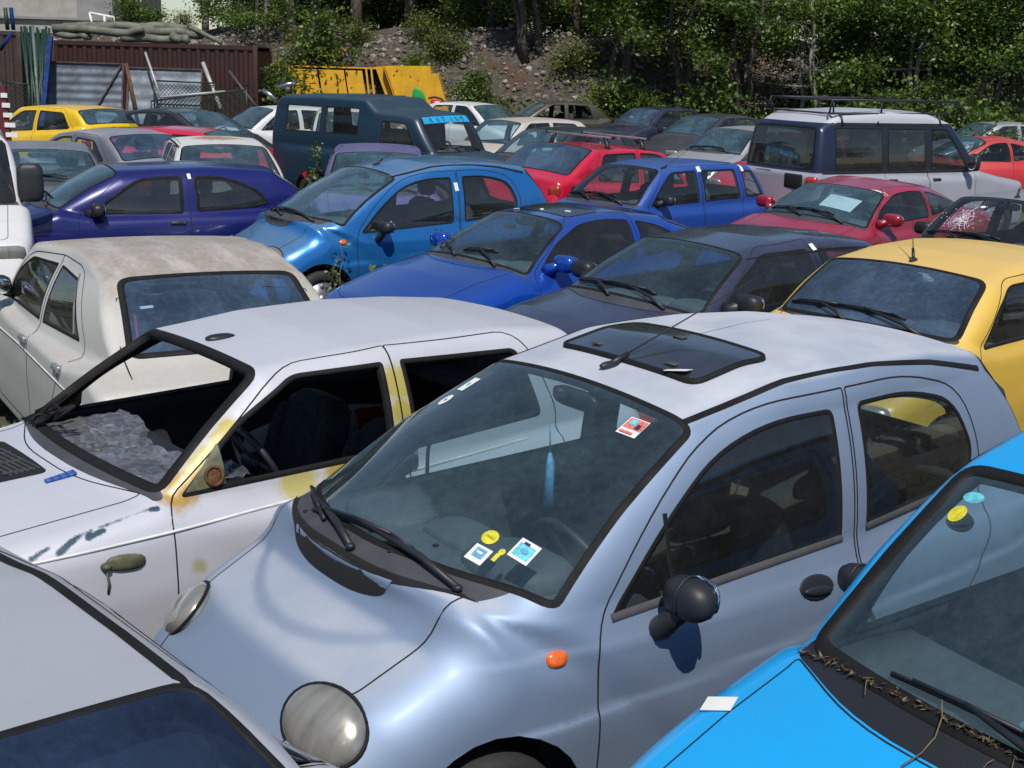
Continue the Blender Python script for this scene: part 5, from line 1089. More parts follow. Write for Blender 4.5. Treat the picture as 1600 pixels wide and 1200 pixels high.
C('ka', fb_, ft_, (2.55, .47, 1.27), (3.2, .54, 1.02), 2.05, 3.62, 1.64, 1.385, [(.05, .52, .15), (.2, .72, .25), (.5, .86, .3)], [(3.45, .92, .15), (3.6, .6, .2)], dict(wins=[[(1.2, .95, .03), (1.45, 1.13, .15), (1.72, 1.27, .15), (2.02, 1.29, .03), (2.02, .95, .03)], [(2.08, .96, .03), (2.08, 1.285, .03), (2.35, 1.24, .15), (2.66, 1.10, .06), (2.58, 1.02, .06)]], doors=[[(1.08, .3), (1.08, .92, .1), (1.6, 1.31, .15), (2.06, 1.33, .01), (2.04, .3)]]), M['coral'], 'coral red rounded small car with a rear spoiler right of the off-road estate', (8.75, 25.6), 12, mid=1.8, h=.045, lod=1, rG=.2, rL=.25, crown=.14, extra=ka_extra, rft=.3, rrt=.3, bulge=.03, rs=.12, glass_side_window=M['clear'])
BG('silverright', M['silver2'], 'silver car under the low branches behind the coral red car', (11.6, 33.2), 15, lod=2)
BG('darkright', M['charcoal'], 'dark car with a bluish windscreen at the right edge under the trees', (13.3, 31.8), 40, glass_windscreen=M['ws_blue'])
# white van nose at the left edge
fb, ft = (1.0, .68, 1.05), (1.45, .62, 1.62)
M['white_van'] = paint('white_van_paint', (.66, .66, .67), .0, .35, .5, .10)
C('leftvan', fb, ft, (3.1, .62, 1.65), (3.3, .66, 1.1), 2.0, 3.4, 1.66, 1.72, [(.05, .62, .1), (.14, .80, .1), (.5, .95, .3)], [(3.38, 1., .05), (3.4, .6, .1)], std(fb, ft, 2.0, 1.02, 1.05, 1.56, None, 1.15, .12), M['white_van'], 'white van nose with clouded headlight and tall black mirror at the left edge', (-5.72, 13.15), 113, name='parked_van', cat='van', lod=1, mirror=dict(style='tall', s=1.10, z=1.12), hlz=.70, seatz=.45, shelf=0, glass_windscreen=M['dark_glass'])
import time
for sp in CARS:
    t0 = time.time(); c = build_car(sp); sp['car'] = c
    print('built', sp['label'][:40], round(time.time()-t0, 2), len(c.V), flush=True)
# ------------------------------------------------------------------ camera and light
F_, PITCH, ROLL, HT = 2075., .238, -.030, 2.485
cam = bpy.data.cameras.new('camera'); co = bpy.data.objects.new('camera', cam); COL.objects.link(co); SC.camera = co
cam.sensor_fit = 'HORIZONTAL'; cam.sensor_width = 36; cam.lens = 36*F_/1600; cam.clip_end = 2000; cam.clip_start = .05
cp, sp_ = math.cos(PITCH), math.sin(PITCH); cr_, sr_ = math.cos(ROLL), math.sin(ROLL)
fw = Vector((0, cp, -sp_)); eu = Vector((0, sp_, cp)); ex = Vector((1, 0, 0))
rv = ex*cr_-eu*sr_; uv = ex*sr_+eu*cr_
mw = Matrix((rv, uv, -fw)).transposed().to_4x4(); mw.translation = Vector((0, 0, HT)); co.matrix_world = mw
SUN_EL, SUN_AZ = R(55), R(-84)      # azimuth measured from +X towards +Y
sd = Vector((math.cos(SUN_EL)*math.cos(SUN_AZ), math.cos(SUN_EL)*math.sin(SUN_AZ), math.sin(SUN_EL)))
sl = bpy.data.lights.new('sun', 'SUN'); sl.energy = 4.3; sl.angle = R(.53); sl.color = (1, .955, .88)
so = bpy.data.objects.new('sun', sl); COL.objects.link(so); so.rotation_euler = sd.to_track_quat('Z', 'Y').to_euler(); so.location = (0, 0, 30)
w = bpy.data.worlds.new('World'); SC.world = w; w.use_nodes = True; t = w.node_tree; t.nodes.clear()
sk = node(t, 'ShaderNodeTexSky', sky_type='NISHITA', sun_disc=False); sk.sun_elevation = SUN_EL; sk.sun_rotation = math.pi/2-SUN_AZ; sk.air_density = 1.0; sk.dust_density = .4; sk.ozone_density = 2.2
bg = node(t, 'ShaderNodeBackground'); bg.inputs[1].default_value = .09; ow = node(t, 'ShaderNodeOutputWorld'); t.links.new(sk.outputs[0], bg.inputs[0]); t.links.new(bg.outputs[0], ow.inputs[0])
SC.view_settings.view_transform = 'Standard'; SC.view_settings.look = 'None'; SC.view_settings.exposure = 0; SC.view_settings.gamma = 1
SC.cycles.use_denoising = True; SC.cycles.max_bounces = 10; SC.cycles.transparent_max_bounces = 24; SC.cycles.glossy_bounces = 5; SC.cycles.diffuse_bounces = 3; SC.cycles.transmission_bounces = 6
SC.cycles.sample_clamp_indirect = 6; SC.cycles.caustics_reflective = False; SC.cycles.caustics_refractive = False
# ------------------------------------------------------------------ the yard and what stands behind it
def pix(px, py, Y):
    d = fw+rv*((px-800)/F_)+uv*((600-py)/F_); return Vector((0, 0, HT))+d*(Y/d.y)
def hz(px, Y, up): return pix(px, 97+(px-800)*.03, Y).x, up
# ground
def ground_mat():
    m, t, b = nt('dry_earth_and_grass'); big = noise(t, .35, 8, .65); fine = noise(t, 9, 8, .7); mid = noise(t, 2.1, 6, .65)
    c = mix(t, ramp(t, mid, .35, .65), (.06, .052, .040), (.115, .10, .075)); c = mix(t, math2(t, 'MULTIPLY', ramp(t, big, .45, .62), ramp(t, fine, .3, .6)), c, (.04, .055, .02)); c = mix(t, ramp(t, fine, .55, .75, 0, .5), c, (.16, .135, .08))
    t.links.new(c, b.inputs['Base Color']); b.inputs['Roughness'].default_value = .95; bp = node(t, 'ShaderNodeBump'); bp.inputs['Strength'].default_value = .6; bp.inputs['Distance'].default_value = .05; t.links.new(fine, bp.inputs['Height']); t.links.new(bp.outputs[0], b.inputs['Normal']); return m
mb = MB(); mb.add([(-400, -60, 0), (400, -60, 0), (400, 700, 0), (-400, 700, 0)], [(0, 1, 2, 3)]); tag(mb.build('ground', ground_mat()), kind='structure')
# rubble bank
def bank_z(x, y):
    f = min(1, max(0, (y-41.5)/4.6)); z = 3.35*(f*f*(3-2*f))**.85
    n = .22*math.sin(x*.9+y)+.16*math.sin(2.3*x-1.3*y)+.1*math.sin(4.7*x+2.9*y+1)
    if x < -8: z *= max(.8, 1-(-8-x)*.02)
    return z+n*min(1, f*3)*(.6 if y < 47 else .5)+max(0, y-47)*.015-(.25 if f <= 0 else 0)
def bank_mat():
    m, t, b = nt('rubble_earth'); a = noise(t, .8, 6, .7); f = noise(t, 5, 8, .75); g = noise(t, 1.9, 5, .6)
    c = mix(t, ramp(t, f, .35, .65), (.065, .054, .045), (.165, .14, .12)); c = mix(t, ramp(t, a, .52, .64), c, (.12, .07, .045)); c = mix(t, math2(t, 'MULTIPLY', ramp(t, g, .54, .66), .8), c, (.06, .075, .02))
    t.links.new(c, b.inputs['Base Color']); b.inputs['Roughness'].default_value = .95; bp = node(t, 'ShaderNodeBump'); bp.inputs['Distance'].default_value = .2; t.links.new(f, bp.inputs['Height']); t.links.new(bp.outputs[0], b.inputs['Normal']); return m
xs = np.arange(-60, 61, .5); ys = list(np.arange(41, 50, .35))+[52, 56, 62, 72, 90, 130]
V = [(x, y, bank_z(x, y)) for y in ys for x in xs]; nx = len(xs); Fc = [(j*nx+i, j*nx+i+1, (j+1)*nx+i+1, (j+1)*nx+i) for j in range(len(ys)-1) for i in range(nx-1)]
tag(link('bank', mesh_np('bank', V, Fc, True), (bank_mat(),)), kind='structure')
def rock(r):
    bm = bmesh.new(); bmesh.ops.create_icosphere(bm, subdivisions=1, radius=1)
    for v in bm.verts: v.co = Vector((v.co.x*r.uniform(.7, 1.2), v.co.y*r.uniform(.7, 1.2), v.co.z*r.uniform(.55, .95)))
    o = ([v.co.copy() for v in bm.verts], [[v.index for v in f.verts] for f in bm.faces]); bm.free(); return o
r = random.Random(11); RK = [rock(r) for _ in range(7)]; mb = MB()
for q in range(4200):
    x = r.uniform(-19, 14); y = 41.6+4.6*r.random()**.8; s = .035+.12*r.random()**3; vs, fs = r.choice(RK); rm = Matrix.Rotation(r.uniform(0, 6.3), 3, 'Z') @ Matrix.Rotation(r.uniform(-.5, .5), 3, 'X')
    p = Vector((x, y, bank_z(x, y)+s*.25)); mb.add([p+(rm @ v)*s for v in vs], fs, r.choice((0, 2, 0, 2, 1)))
o = mb.build('rubble', (simple('grey_stone', (.20, .18, .16), .9, var=.3, scale=3), simple('pale_stone', (.30, .27, .24), .9, var=.25, scale=3), simple('brown_stone', (.12, .09, .07), .9, var=.3, scale=3))); tag(o, 'grey and brown rubble stones scattered over the bank', 'rubble', kind='stuff')
# ---------- containers
def container(x0, x1, y, z0, h, col, label, rib=.28):
    o = empty('shipping_container', ((x0+x1)/2, y+1.2, z0)); tag(o, label, 'container'); L = x1-x0; mats = (simple('container_paint', col, .6, var=.3, scale=3, bump=.1),); mb = MB(); n = int(L/rib); pr = []
    for i in range(n):
        a = -L/2+.12+(L-.24)*i/n; w = (L-.24)/n
        pr += [(a, 0), (a+w*.35, 0), (a+w*.5, .045), (a+w*.85, .045)]
    pr.append((L/2-.12, 0))
    for sy in (-1, 1):
        V = []; 
        for px_, d in pr: V += [(px_, sy*(1.19-d), .14), (px_, sy*(1.19-d), h-.12)]
        mb.add(V, [(2*i, 2*i+2, 2*i+3, 2*i+1) for i in range(len(pr)-1)])
    for sx in (-1, 1): mb.box((sx*(L/2-.03), 0, h/2), (.03, 2.2, h-.3))
    mb.build('wall', mats, o); mb = MB()
    for sx in (-1, 1):
        for sy in (-1, 1): mb.box((sx*(L/2-.07), sy*1.16, h/2), (.14, .1, h), bev=.008)
    for sy in (-1, 1):
        for z in (.07, h-.06): mb.box((0, sy*1.165, z), (L-.28, .085, .12))
    mb.build('frame', mats, o); mb = MB(); mb.box((0, 0, h-.04), (L-.1, 2.25, .03)); mb.build('roof', mats, o); return o
cL = pix(78, 80, 40).x; cR = pix(402, 80, 40).x
container(cL, cR, 40, .12, 2.59, (.034, .010, .009), 'dark red shipping container with grey pipes stacked on its roof')
container(pix(-70, 80, 42).x, pix(33, 80, 42).x, 42, .4, 2.55, (.045, .028, .025), 'brown shipping container at the far left behind the green poles')
# pipes on the roof
r = random.Random(4); pm = simple('grey_green_pipe', (.13, .135, .105), .75, var=.25, scale=4)
hl = ['longest grey pipe on the front edge of the container roof', 'bent grey pipe lying over the other pipes on the container', 'short grey pipe at the left end of the container roof', 'curved grey pipe in the middle of the roof pile', 'low straight grey pipe right of the middle of the pile', 'grey pipe with a drooping right end on the pile', 'topmost arched grey pipe of the roof pile', 'thin grey pipe hanging over the right end of the container', 'short thick grey pipe at the right of the roof pile', 'grey pipe at the back of the roof pile']
ps = [((82, 44), (150, 47), (200, 52), (225, 45)), ((205, 52), (240, 48), (275, 50), (290, 50)), ((85, 52), (110, 55), (130, 56), (140, 57)), ((140, 45), (180, 40), (220, 44), (240, 47)), ((190, 58), (220, 60), (250, 61), (278, 64)), ((270, 54), (290, 53), (310, 54), (318, 57)), ((150, 40), (200, 43), (240, 40), (292, 46)), ((295, 44), (315, 50), (335, 62), (347, 69)), ((268, 58), (280, 60), (290, 64), (292, 65)), ((100, 42), (125, 40), (155, 42), (190, 41))]
for k, p in enumerate(ps):
    Y = (40.25, 40.5, 40.3, 40.9, 40.35, 40.5, 41.0, 40.4, 40.3, 41.4)[k]; rad = (.12, .12, .1, .13, .12, .12, .12, .07, .13, .12)[k]
    zlow = 2.71+rad; pts = [pix(a, b, Y) for a, b in p]; pts = [Vector((q.x, Y, max(q.z, zlow))) for q in pts]; sm = []
    for i in range(len(pts)-1):
        for j in range(4): sm.append(pts[i].lerp(pts[i+1], j/4)+Vector((0, .04*math.sin(i*4+j+k), .02*math.sin((i*4+j)*.8+k))))
    sm.append(pts[-1]); c0 = sm[0].copy(); mb = MB(); mb.tube([q-c0 for q in sm], rad, n=10); o = mb.build('grey_pipe', pm, None, c0); tag(o, hl[k], 'pipe', 'pipes piled on the container roof')
# green poles, blue beam
gm = simple('dark_green_paint', (.012, .035, .026), .5, var=.3, scale=5); bm_ = simple('blue_painted_steel', (.006, .028, .13), .75, var=.2, spec=.2); gw = simple('worn_pale_green', (.10, .14, .12), .6, var=.3)
tops = [33, 38, 41, 47, 51, 58, 60, 66, 69, 72, 77]; bots = [48, 46, 57, 51, 60, 58, 66, 61, 64, 69, 66]
wd = ['leftmost', 'second', 'third', 'fourth', 'fifth', 'sixth', 'seventh', 'eighth', 'ninth', 'tenth', 'rightmost']
for k in range(11):
    a = pix(tops[k], 44+r.uniform(-4, 4), 38.8); b = pix(bots[k], 166, 37.6+.02*k); b = a+(b-a)*((a.z-.02)/(a.z-b.z)); mb = MB(); w = .036 if k != 4 else .045
    mb.cyl(Vector((0, 0, 0)), a-b, w, n=8); tag(mb.build('metal_pole', gw if k == 4 else gm, None, b), f'{"pale worn" if k == 4 else "dark green"} metal pole leaning in the bundle, {wd[k]} of its eleven poles', 'pole', 'green poles leaning in a bundle')
a = pix(79, 58, 38.7); b = pix(69, 160, 37.5); b = a+(b-a)*(a.z/(a.z-b.z)); mb = MB(); d = (a-b); mb.tube([(0, 0, 0), d], .09, n=4, smooth=False); tag(mb.build('steel_beam', bm_, None, b), 'blue steel beam leaning against the metal sheets beside green poles', 'beam')
for k, (p, q, m_, lb) in enumerate((((18, 52), (0, 78), bm_, 'blue steel bar at the far left edge sloping downward'), ((8, 12), (12, 50), gm, 'dark upright bar with a blue foot on the far left'), ((17, 12), (21, 45), bm_, 'blue upright bar beside the dark bar at the far left'))):
    a = pix(*p, 39.5); b = pix(*q, 39.5); b.z = b.z if k == 0 else 2.95; mb = MB(); mb.cyl(Vector((0, 0, 0)), a-b, .06, n=8); tag(mb.build('steel_bar', m_, None, b), lb, 'bar')
# metal sheets
def sheet(p0, p1, top, Y, label, col, n=9, tilt=.5, brace=True, z0=.03):
    x0 = pix(p0, 90, Y).x; x1 = pix(p1, 90, Y).x; zt = pix((p0+p1)/2, top, Y).z; W_ = x1-x0; o = empty('sheet_metal_fence', ((x0+x1)/2, Y-tilt, z0)); tag(o, label, 'metal panel'); mb = MB(); V = []; k = n*6
    for i in range(k+1):
        t_ = i/k; z = t_*(zt-z0); yy = tilt*t_+.014*math.sin(t_*n*2*math.pi)
        V += [(-W_/2, yy, z), (W_/2, yy+.01, z)]
    mb.add(V, [(2*i, 2*i+1, 2*i+3, 2*i+2) for i in range(k)], 0, True); m = simple('galvanised_sheet', col, .62, .2, var=.5, scale=1.3); mb.build('corrugated_sheet', m, o); mb = MB(); e = simple('rusty_steel', (.09, .06, .05), .7, .2, var=.3)
    for xx in (-W_/2, W_/2): mb.tube([(xx, -.05, 0), (xx, tilt-.05, zt-z0)], .035, n=4, smooth=False)
    mb.tube([(-W_/2, tilt-.05, zt-z0), (W_/2, tilt-.05, zt-z0)], .03, n=4, smooth=False); mb.build('frame', e, o)
    if brace: mb = MB(); mb.tube([(-.05, -.05, .1), (W_/2-.06, tilt-.07, zt-z0-.05)], .03, n=4, smooth=False); mb.build('brace', e, o)
sheet(74, 193, 98, 39.0, 'wide corrugated metal panel with a rusty diagonal brace leaning on the container', (.085, .105, .135))
sheet(201, 316, 107, 38.6, 'shiny corrugated metal panel right of the braced panel', (.16, .185, .22), n=6, brace=False)
def bars(name, label, cat, segs, mat, rad=.035, n=6):
    pts = [[pix(*p) for p in s] for s in segs]; c0 = pts[0][0].copy(); c0.z = 0; mb = MB()
    for s in pts: mb.tube([q-c0 for q in s], rad, n=n)
    return tag(mb.build(name, mat, None, c0), label, cat)
wm = simple('pale_steel', (.42, .42, .42), .5, .3); dm = simple('dark_steel', (.06, .06, .06), .6)
bars('bent_pipe_rack', 'bent pale steel frame leaning in front of the shiny metal panel', 'frame', [[(227, 82, 38.2), (251, 152, 37.6)], [(251, 152, 37.6), (352, 143, 37.8)]], wm)
bars('steel_post', 'white steel post leaning at the right end of the shiny metal panel', 'post', [[(317, 98, 38.3), (331, 134, 38.0), (345, 170, 37.7)]], wm, .06)
bars('steel_post', 'thin dark steel post leaning alone right of the wire mesh', 'post', [[(358, 111, 38), (378, 138, 37.7), (402, 168, 37.4)]], dm, .04)
bars('steel_post', 'rusty brown post leaning between the two metal panels', 'post', [[(197, 100, 38.4), (212, 170, 37.8)]], simple('rust_brown', (.10, .05, .03), .8), .06)
def mesh_fence(x0, x1, yt0, yt1, yb, Y, label):
    o = empty('wire_mesh_panel', (pix((x0+x1)/2, 140, Y).x, Y, .0)); tag(o, label, 'mesh panel'); c0 = o.location.copy(); A, B = pix(x0, yt0, Y), pix(x1, yt1, Y); zb = pix(x0, yb, Y).z; W_ = B.x-A.x; H_ = max(A.z, B.z)-zb; mb = MB(); st = .11
    k = int((W_+H_)/st)
    for i in range(k):
        for s in (1, -1):
            u0 = -H_+i*st; p = [(u0, 0), (u0+H_, H_)] if s > 0 else [(u0+H_, 0), (u0, H_)]
            (ua, va), (ub, vb) = p; pts = []
            for t_ in np.linspace(0, 1, 13):
                u = ua+(ub-ua)*t_; v = va+(vb-va)*t_
                if 0 <= u <= W_ and v <= (A.z+(B.z-A.z)*u/W_)-zb: pts.append(Vector((A.x+u, Y, zb+v))-c0)
            if len(pts) > 1: mb.tube([pts[0], pts[-1]], .008, n=3, smooth=False)
    mb.build('wire_mesh', gm, o); mb = MB(); mb.tube([A-c0, B-c0], .025, n=6); mb.tube([A-c0, Vector((A.x, Y, zb))-c0], .025, n=6); mb.tube([B-c0, Vector((B.x, Y, zb))-c0], .025, n=6); mb.build('frame', gm, o)
mesh_fence(236, 385, 158, 140, 186, 37.2, 'green wire mesh panel with a sloping top in front of the container'); mesh_fence(240, 335, 126, 130, 180, 37.9, 'dark green wire mesh panel behind the bent steel frame'); mesh_fence(2, 45, 128, 132, 175, 36.8, 'green wire mesh panel behind the red and white board')
# ---------- yellow steel bins
ym = simple('yellow_bin_paint', (.62, .33, .012), .5, var=.14, scale=3); yd = simple('yellow_bin_inside', (.42, .25, .06), .7, var=.2); 
def bin_open():
    Y = 43.0; a = pix(452, 104, Y); b = pix(612, 104, Y); W_ = b.x-a.x; o = empty('steel_bin', ((a.x+b.x)/2, Y, 0)); tag(o, 'yellow steel bin with three sloping front panels and an open bay', 'bin'); zt = a.z; mats = (ym, M['gap'], yd)
    mb = MB(); mb.box((0, 1.3, zt/2), (W_, .05, zt)); mb.box((0, .62, .1), (W_, 1.3, .06)); mb.box((-W_/2, .65, zt/2), (.05, 1.3, zt-.02)); mb.box((W_/2, .65, zt/2), (.05, 1.3, zt-.02)); mb.box((0, .72, zt+.02), (W_+.1, 1.3, .04), m=0); mb.build('body', mats, o)
    for x0, x1 in ((-.5, -.235), (-.215, .03), (.045, .21)):
        mb = MB(); V = [((x0+.06)*W_, -.05, .9), ((x1+.06)*W_, -.05, .9), (x1*W_, .0, zt-.06), (x0*W_, .0, zt-.06)]; V += [(x, y+.05, z) for x, y, z in V]; mb.add(V, [(0, 1, 2, 3), (7, 6, 5, 4), (0, 4, 5, 1), (1, 5, 6, 2), (2, 6, 7, 3), (3, 7, 4, 0)]); mb.build('front_panel', mats, o)
    for x in (.25, .30):
        mb = MB(); mb.tube([((x+.05)*W_, -.02, .8), (x*W_, .02, zt)], .04, n=4, smooth=False); mb.build('upright', mats, o)
    mb = MB(); mb.box((.40*W_, .6, .9), (.3, .5, .5)); mb.tube([(.37*W_, .4, 1.2), (.45*W_, .5, 1.9)], .04, n=4); mb.build('inner_box', (yd,), o)
bin_open()
def bin_solid(px, Y, label, mark=False):
    P = [pix(a, b, Y) for a, b in px]; cx = sum(p.x for p in P)/len(P); o = empty('steel_bin', (cx, Y, 0)); tag(o, label, 'bin'); mb = MB(); mb.prism([(p.x-cx, p.z) for p in P], 1, 0, 1.2); mb.build('body', (ym,), o)
    if mark:
        mb = MB(); q = pix(602, 103, Y); w_ = pix(627, 172, Y); mb.tube([(q.x-cx, -.02, q.z), (w_.x-cx, -.02, w_.z)], .035, n=4, smooth=False); mb.build('edge_rib', (ym,), o)
        g = pix(655, 152, Y); mb = MB(); mb.ball((0, 0, 0), (.36, .05, .62), rot=Matrix.Rotation(R(-28), 4, 'Y')); mb.build('green_mark', simple('green_painted_mark', (.01, .30, .06), .5), o, (g.x-cx, -.03, g.z))
        g = pix(683, 160, Y); mb = MB(); mb.ball((0, 0, 0), (.42, .04, .2), rot=Matrix.Rotation(R(12), 4, 'Y')); mb.build('red_mark', simple('red_painted_mark', (.55, .01, .02), .5), o, (g.x-cx, -.02, g.z))
        mb = MB(); mb.ball((0, 0, 0), (.2, .05, .07)); mb.build('white_mark', M['paper'], o, (g.x-cx, -.03, g.z)); mb = MB(); g = pix(682, 153, Y); mb.tube([(-.25, 0, .0), (-.05, 0, .05), (.15, 0, .0), (.25, 0, -.1)], .02, n=4); mb.build('grey_mark', M['frame_grey'], o, (g.x-cx, -.02, g.z))
bin_solid([(598, 103), (672, 103), (674, 116), (684, 116), (702, 178), (640, 205), (634, 205)], 42.4, 'yellow steel bin with a slanting side and green and red marks', True)
bin_solid([(586, 104), (597, 104), (632, 205), (622, 205)], 42.7, 'narrow yellow steel plate standing between the two bins')
bin_solid([(408, 98), (490, 100), (492, 108), (480, 200), (408, 200)], 43.8, 'yellow steel bin at the left end behind leafy shoots')
bin_solid([(399, 95), (408, 95), (408, 200), (400, 200)], 42.9, 'pale yellow post at the corner of the red container')
bars('wooden_pole', 'orange brown pole sticking up behind the yellow bins', 'pole', [[(508, 106, 44.2), (541, 76, 44.2)]], simple('orange_brown', (.42, .17, .08), .6), .09)
bars('blue_bundle', 'dark blue tarpaulin bundle behind the yellow bins', 'bundle', [[(522, 104, 44.4), (540, 92, 44.5), (552, 104, 44.4)]], simple('dark_blue_tarp', (.02, .02, .10), .7), .22)
bars('chrome_scrap', 'shiny bent metal scrap lying left of the van roof', 'scrap', [[(436, 137, 36), (448, 132, 36), (462, 130, 36)], [(410, 140, 36), (425, 150, 36), (432, 160, 36)], [(440, 132, 36.2), (452, 140, 36)]], M['chrome'], .07)
# red and white board
mb = MB(); a = pix(-8, 134, 21.); b = pix(20, 240, 21.); W_ = b.x-a.x; o = empty('warning_board', ((a.x+b.x)/2, 21., 0)); tag(o, 'red and white striped board at the left edge of the yard', 'board'); 
mb.prism([(-W_*.5, 0.), (W_*.62, 0.), (W_*.2, a.z), (-W_*.5, a.z)], 1, 0, .06); mb.build('panel', simple('board_red', (.11, .015, .02), .6), o)
zz = a.z-.12
for k in range(6):
    z = a.z-.14-k*.15; w2 = .10+.022*k; mb = MB(); mb.box((W_*.14+.022*k, -.012, z), (w2, .02, .07)); mb.build('stripe', M['paper'], o)
# building and chimney
bl = empty('building', (pix(85, 40, 60).x, 60, 3.2)); tag(bl, 'grey concrete building with a parapet at the far left above the containers', 'building'); W_ = pix(178, 40, 60).x-pix(-160, 40, 60).x; xc = (pix(178, 40, 60).x+pix(-160, 40, 60).x)/2-bl.location.x
cm = simple('weathered_render', (.33, .31, .28), .85, var=.15, scale=1.5, bump=.1); cd = simple('grey_render', (.24, .24, .24), .85, var=.12, scale=1.5)
mb = MB(); mb.box((xc, 4, 2.5), (W_, 8, 7)); mb.build('wall', (cm,), bl); mb = MB(); mb.box((pix(150, 40, 60).x-bl.location.x, -.06, 1.2), (1.55, .1, 2.6)); mb.build('wall_panel', (cd,), bl); mb = MB(); mb.box((xc, -.1, pix(60, 28, 60).z-3.2), (W_, .16, .1)); mb.build('ledge', (cd,), bl)
mb = MB(); mb.box((xc, 3.9, 6.1), (W_+.5, 8.6, .25)); mb.build('roof', (cd,), bl)
Y = 75; z0 = 3.5; a = pix(320, 0, Y); o = empty('concrete_pillar', (a.x, Y, z0)); tag(o, 'grey concrete pillar with a flat cap standing against the sky', 'pillar'); mb = MB(); mb.cyl((0, 0, 0), (0, 0, a.z-z0-.1), .2, n=14); mb.build('shaft', (cd,), o); mb = MB(); mb.tube([(0, 0, a.z-z0-.25), (0, 0, a.z-z0-.05), (0, 0, a.z-z0+.08)], [.2, .42, .42], n=14); mb.build('cap', (cd,), o)
o = bars('empty_rack', 'white metal frame with red mesh on the roof of the red container', 'frame', [[(140, 20, 42.5), (178, 27, 42.5), (180, 44, 42.5), (145, 44, 42.5), (140, 20, 42.5)], [(163, 24, 42.5), (164, 44, 42.5)]], M['whitetrim'], .04)
# ------------------------------------------------------------------ trees and weeds
def leafmat(name, col, tr=.35):
    m, t, b = nt(name); n = noise(t, .9, 5, .6); f = noise(t, 14, 3, .6); c = mix(t, ramp(t, n, .35, .65), tuple(x*.7 for x in col), tuple(x*1.25 for x in col)); c = mix(t, ramp(t, f, .4, .7, 0, .35), c, (col[0]*1.5, col[1]*1.2, col[2]*.6))
    t.links.new(c, b.inputs['Base Color']); b.inputs['Roughness'].default_value = .42; out = t.nodes['Material Output']; tl = node(t, 'ShaderNodeBsdfTranslucent'); hs = mix(t, .5, c, (.10, .18, .01)); t.links.new(hs, tl.inputs[0]); mx = node(t, 'ShaderNodeMixShader'); mx.inputs[0].default_value = tr; t.links.new(b.outputs[0], mx.inputs[1]); t.links.new(tl.outputs[0], mx.inputs[2]); t.links.new(mx.outputs[0], out.inputs[0]); return m
LM_ = (leafmat('dark_leaf', (.048, .095, .021)), leafmat('mid_leaf', (.088, .158, .030)), leafmat('light_leaf', (.155, .225, .045)))
YL = (leafmat('yellow_green_leaf', (.16, .18, .03)), leafmat('olive_leaf', (.10, .11, .03)), leafmat('grass_leaf', (.12, .20, .035)))
bark = simple('bark', (.075, .062, .05), .9, var=.35, scale=9, bump=.4); palebark = simple('pale_bark', (.22, .20, .175), .85, var=.3, scale=9)
def leaves(pts, n, size, spread, g, mats=3, flat=.6, drop=.0):
    """n leaf faces scattered about cluster points"""
    P = np.asarray(pts); k = g.integers(0, len(P), n); c = P[k]+g.normal(0, 1, (n, 3))*spread*np.array((1, 1, flat)); c[:, 2] -= drop*np.abs(g.normal(0, 1, n))
    d = g.normal(0, 1, (n, 3)); d[:, 2] = d[:, 2]*.6-.25; d /= np.linalg.norm(d, axis=1)[:, None]; u = g.normal(0, 1, (n, 3))*.55+np.array((0, 0, 1)); s = np.cross(d, u); s /= np.linalg.norm(s, axis=1)[:, None]
    L_ = size*g.uniform(.6, 1.35, n)[:, None]; w = L_*.30; V = np.stack([c-d*L_*.5, c+s*w-d*L_*.05, c+d*L_*.5, c-s*w-d*L_*.05], 1).reshape(-1, 3); F = np.arange(4*n).reshape(n, 4)
    tone = g.integers(0, 1000, len(P))[k] % mats; ri = np.where(g.random(n) < .35, g.integers(0, mats, n), tone); return V, F, ri
def tree_kind(seed, h, tr, nl, leaf, lean=0., stems=1, low=.12, wide=1.8, mats=LM_, wood=bark, sp=.25):
    g = np.random.default_rng(seed); r = random.Random(seed); mb = MB(); pts = []
    for s in range(stems):
        a0 = r.uniform(0, 6.3); base = Vector((.25*math.cos(a0), .25*math.sin(a0), -.1)) if stems > 1 else Vector((0, 0, -.1)); ln = Vector((lean+r.uniform(-.16, .16), r.uniform(-.12, .12), 1)); T = [base]
        for k in range(1, 9): T.append(base+Vector((ln.x*h*.75*k/8+.10*math.sin(k*1.3+seed), ln.y*h*.7*k/8+.08*math.cos(k*1.7+seed), h*.82*k/8)))
        mb.tube(T, [tr*(1-.085*k) for k in range(9)], n=8)
        for q in range(int(13/stems)+5):
            f = low+(1-low)*((q+.5)/(int(13/stems)+5)); i = min(7, int(f*8)); p = T[i].lerp(T[i+1], f*8-i); a = q*2.4+r.uniform(-.5, .5); ll = wide*(1.05-.55*f)*r.uniform(.7, 1.2); d = Vector((math.cos(a), math.sin(a), r.uniform(-.05, .55))); B = [p]
            for k in range(1, 5): B.append(p+d*ll*k/4+Vector((0, 0, -.10*ll*(k/4)**2+.05*math.sin(k+q))))
            mb.tube(B, [tr*.42*(1-f*.5)*(1-.2*k) for k in range(5)], n=5)
            for k in range(2, 5):
                pts.append(B[k][:])
                for _ in range(2):
                    e = Vector((r.gauss(0, 1), r.gauss(0, 1), r.gauss(0, .7))).normalized()*r.uniform(.3, .75); Q = B[k]+e; mb.tube([B[k], B[k].lerp(Q, .5)+Vector((0, 0, .04)), Q], [tr*.1, tr*.07, tr*.03], n=3); pts.append(Q[:])
        pts.append(T[8][:])
    keep = [p for p in pts if math.sin(p[0]*1.9+seed)+math.sin(p[1]*2.3+2*seed)+math.sin(p[2]*2.1) > -.55]
    V, F, mi = leaves(keep, nl, leaf, sp, g, 3, .65, .12)
    return mb.mesh('trunk'), mesh_np('crown', V, F, False, None, mi), mats, wood
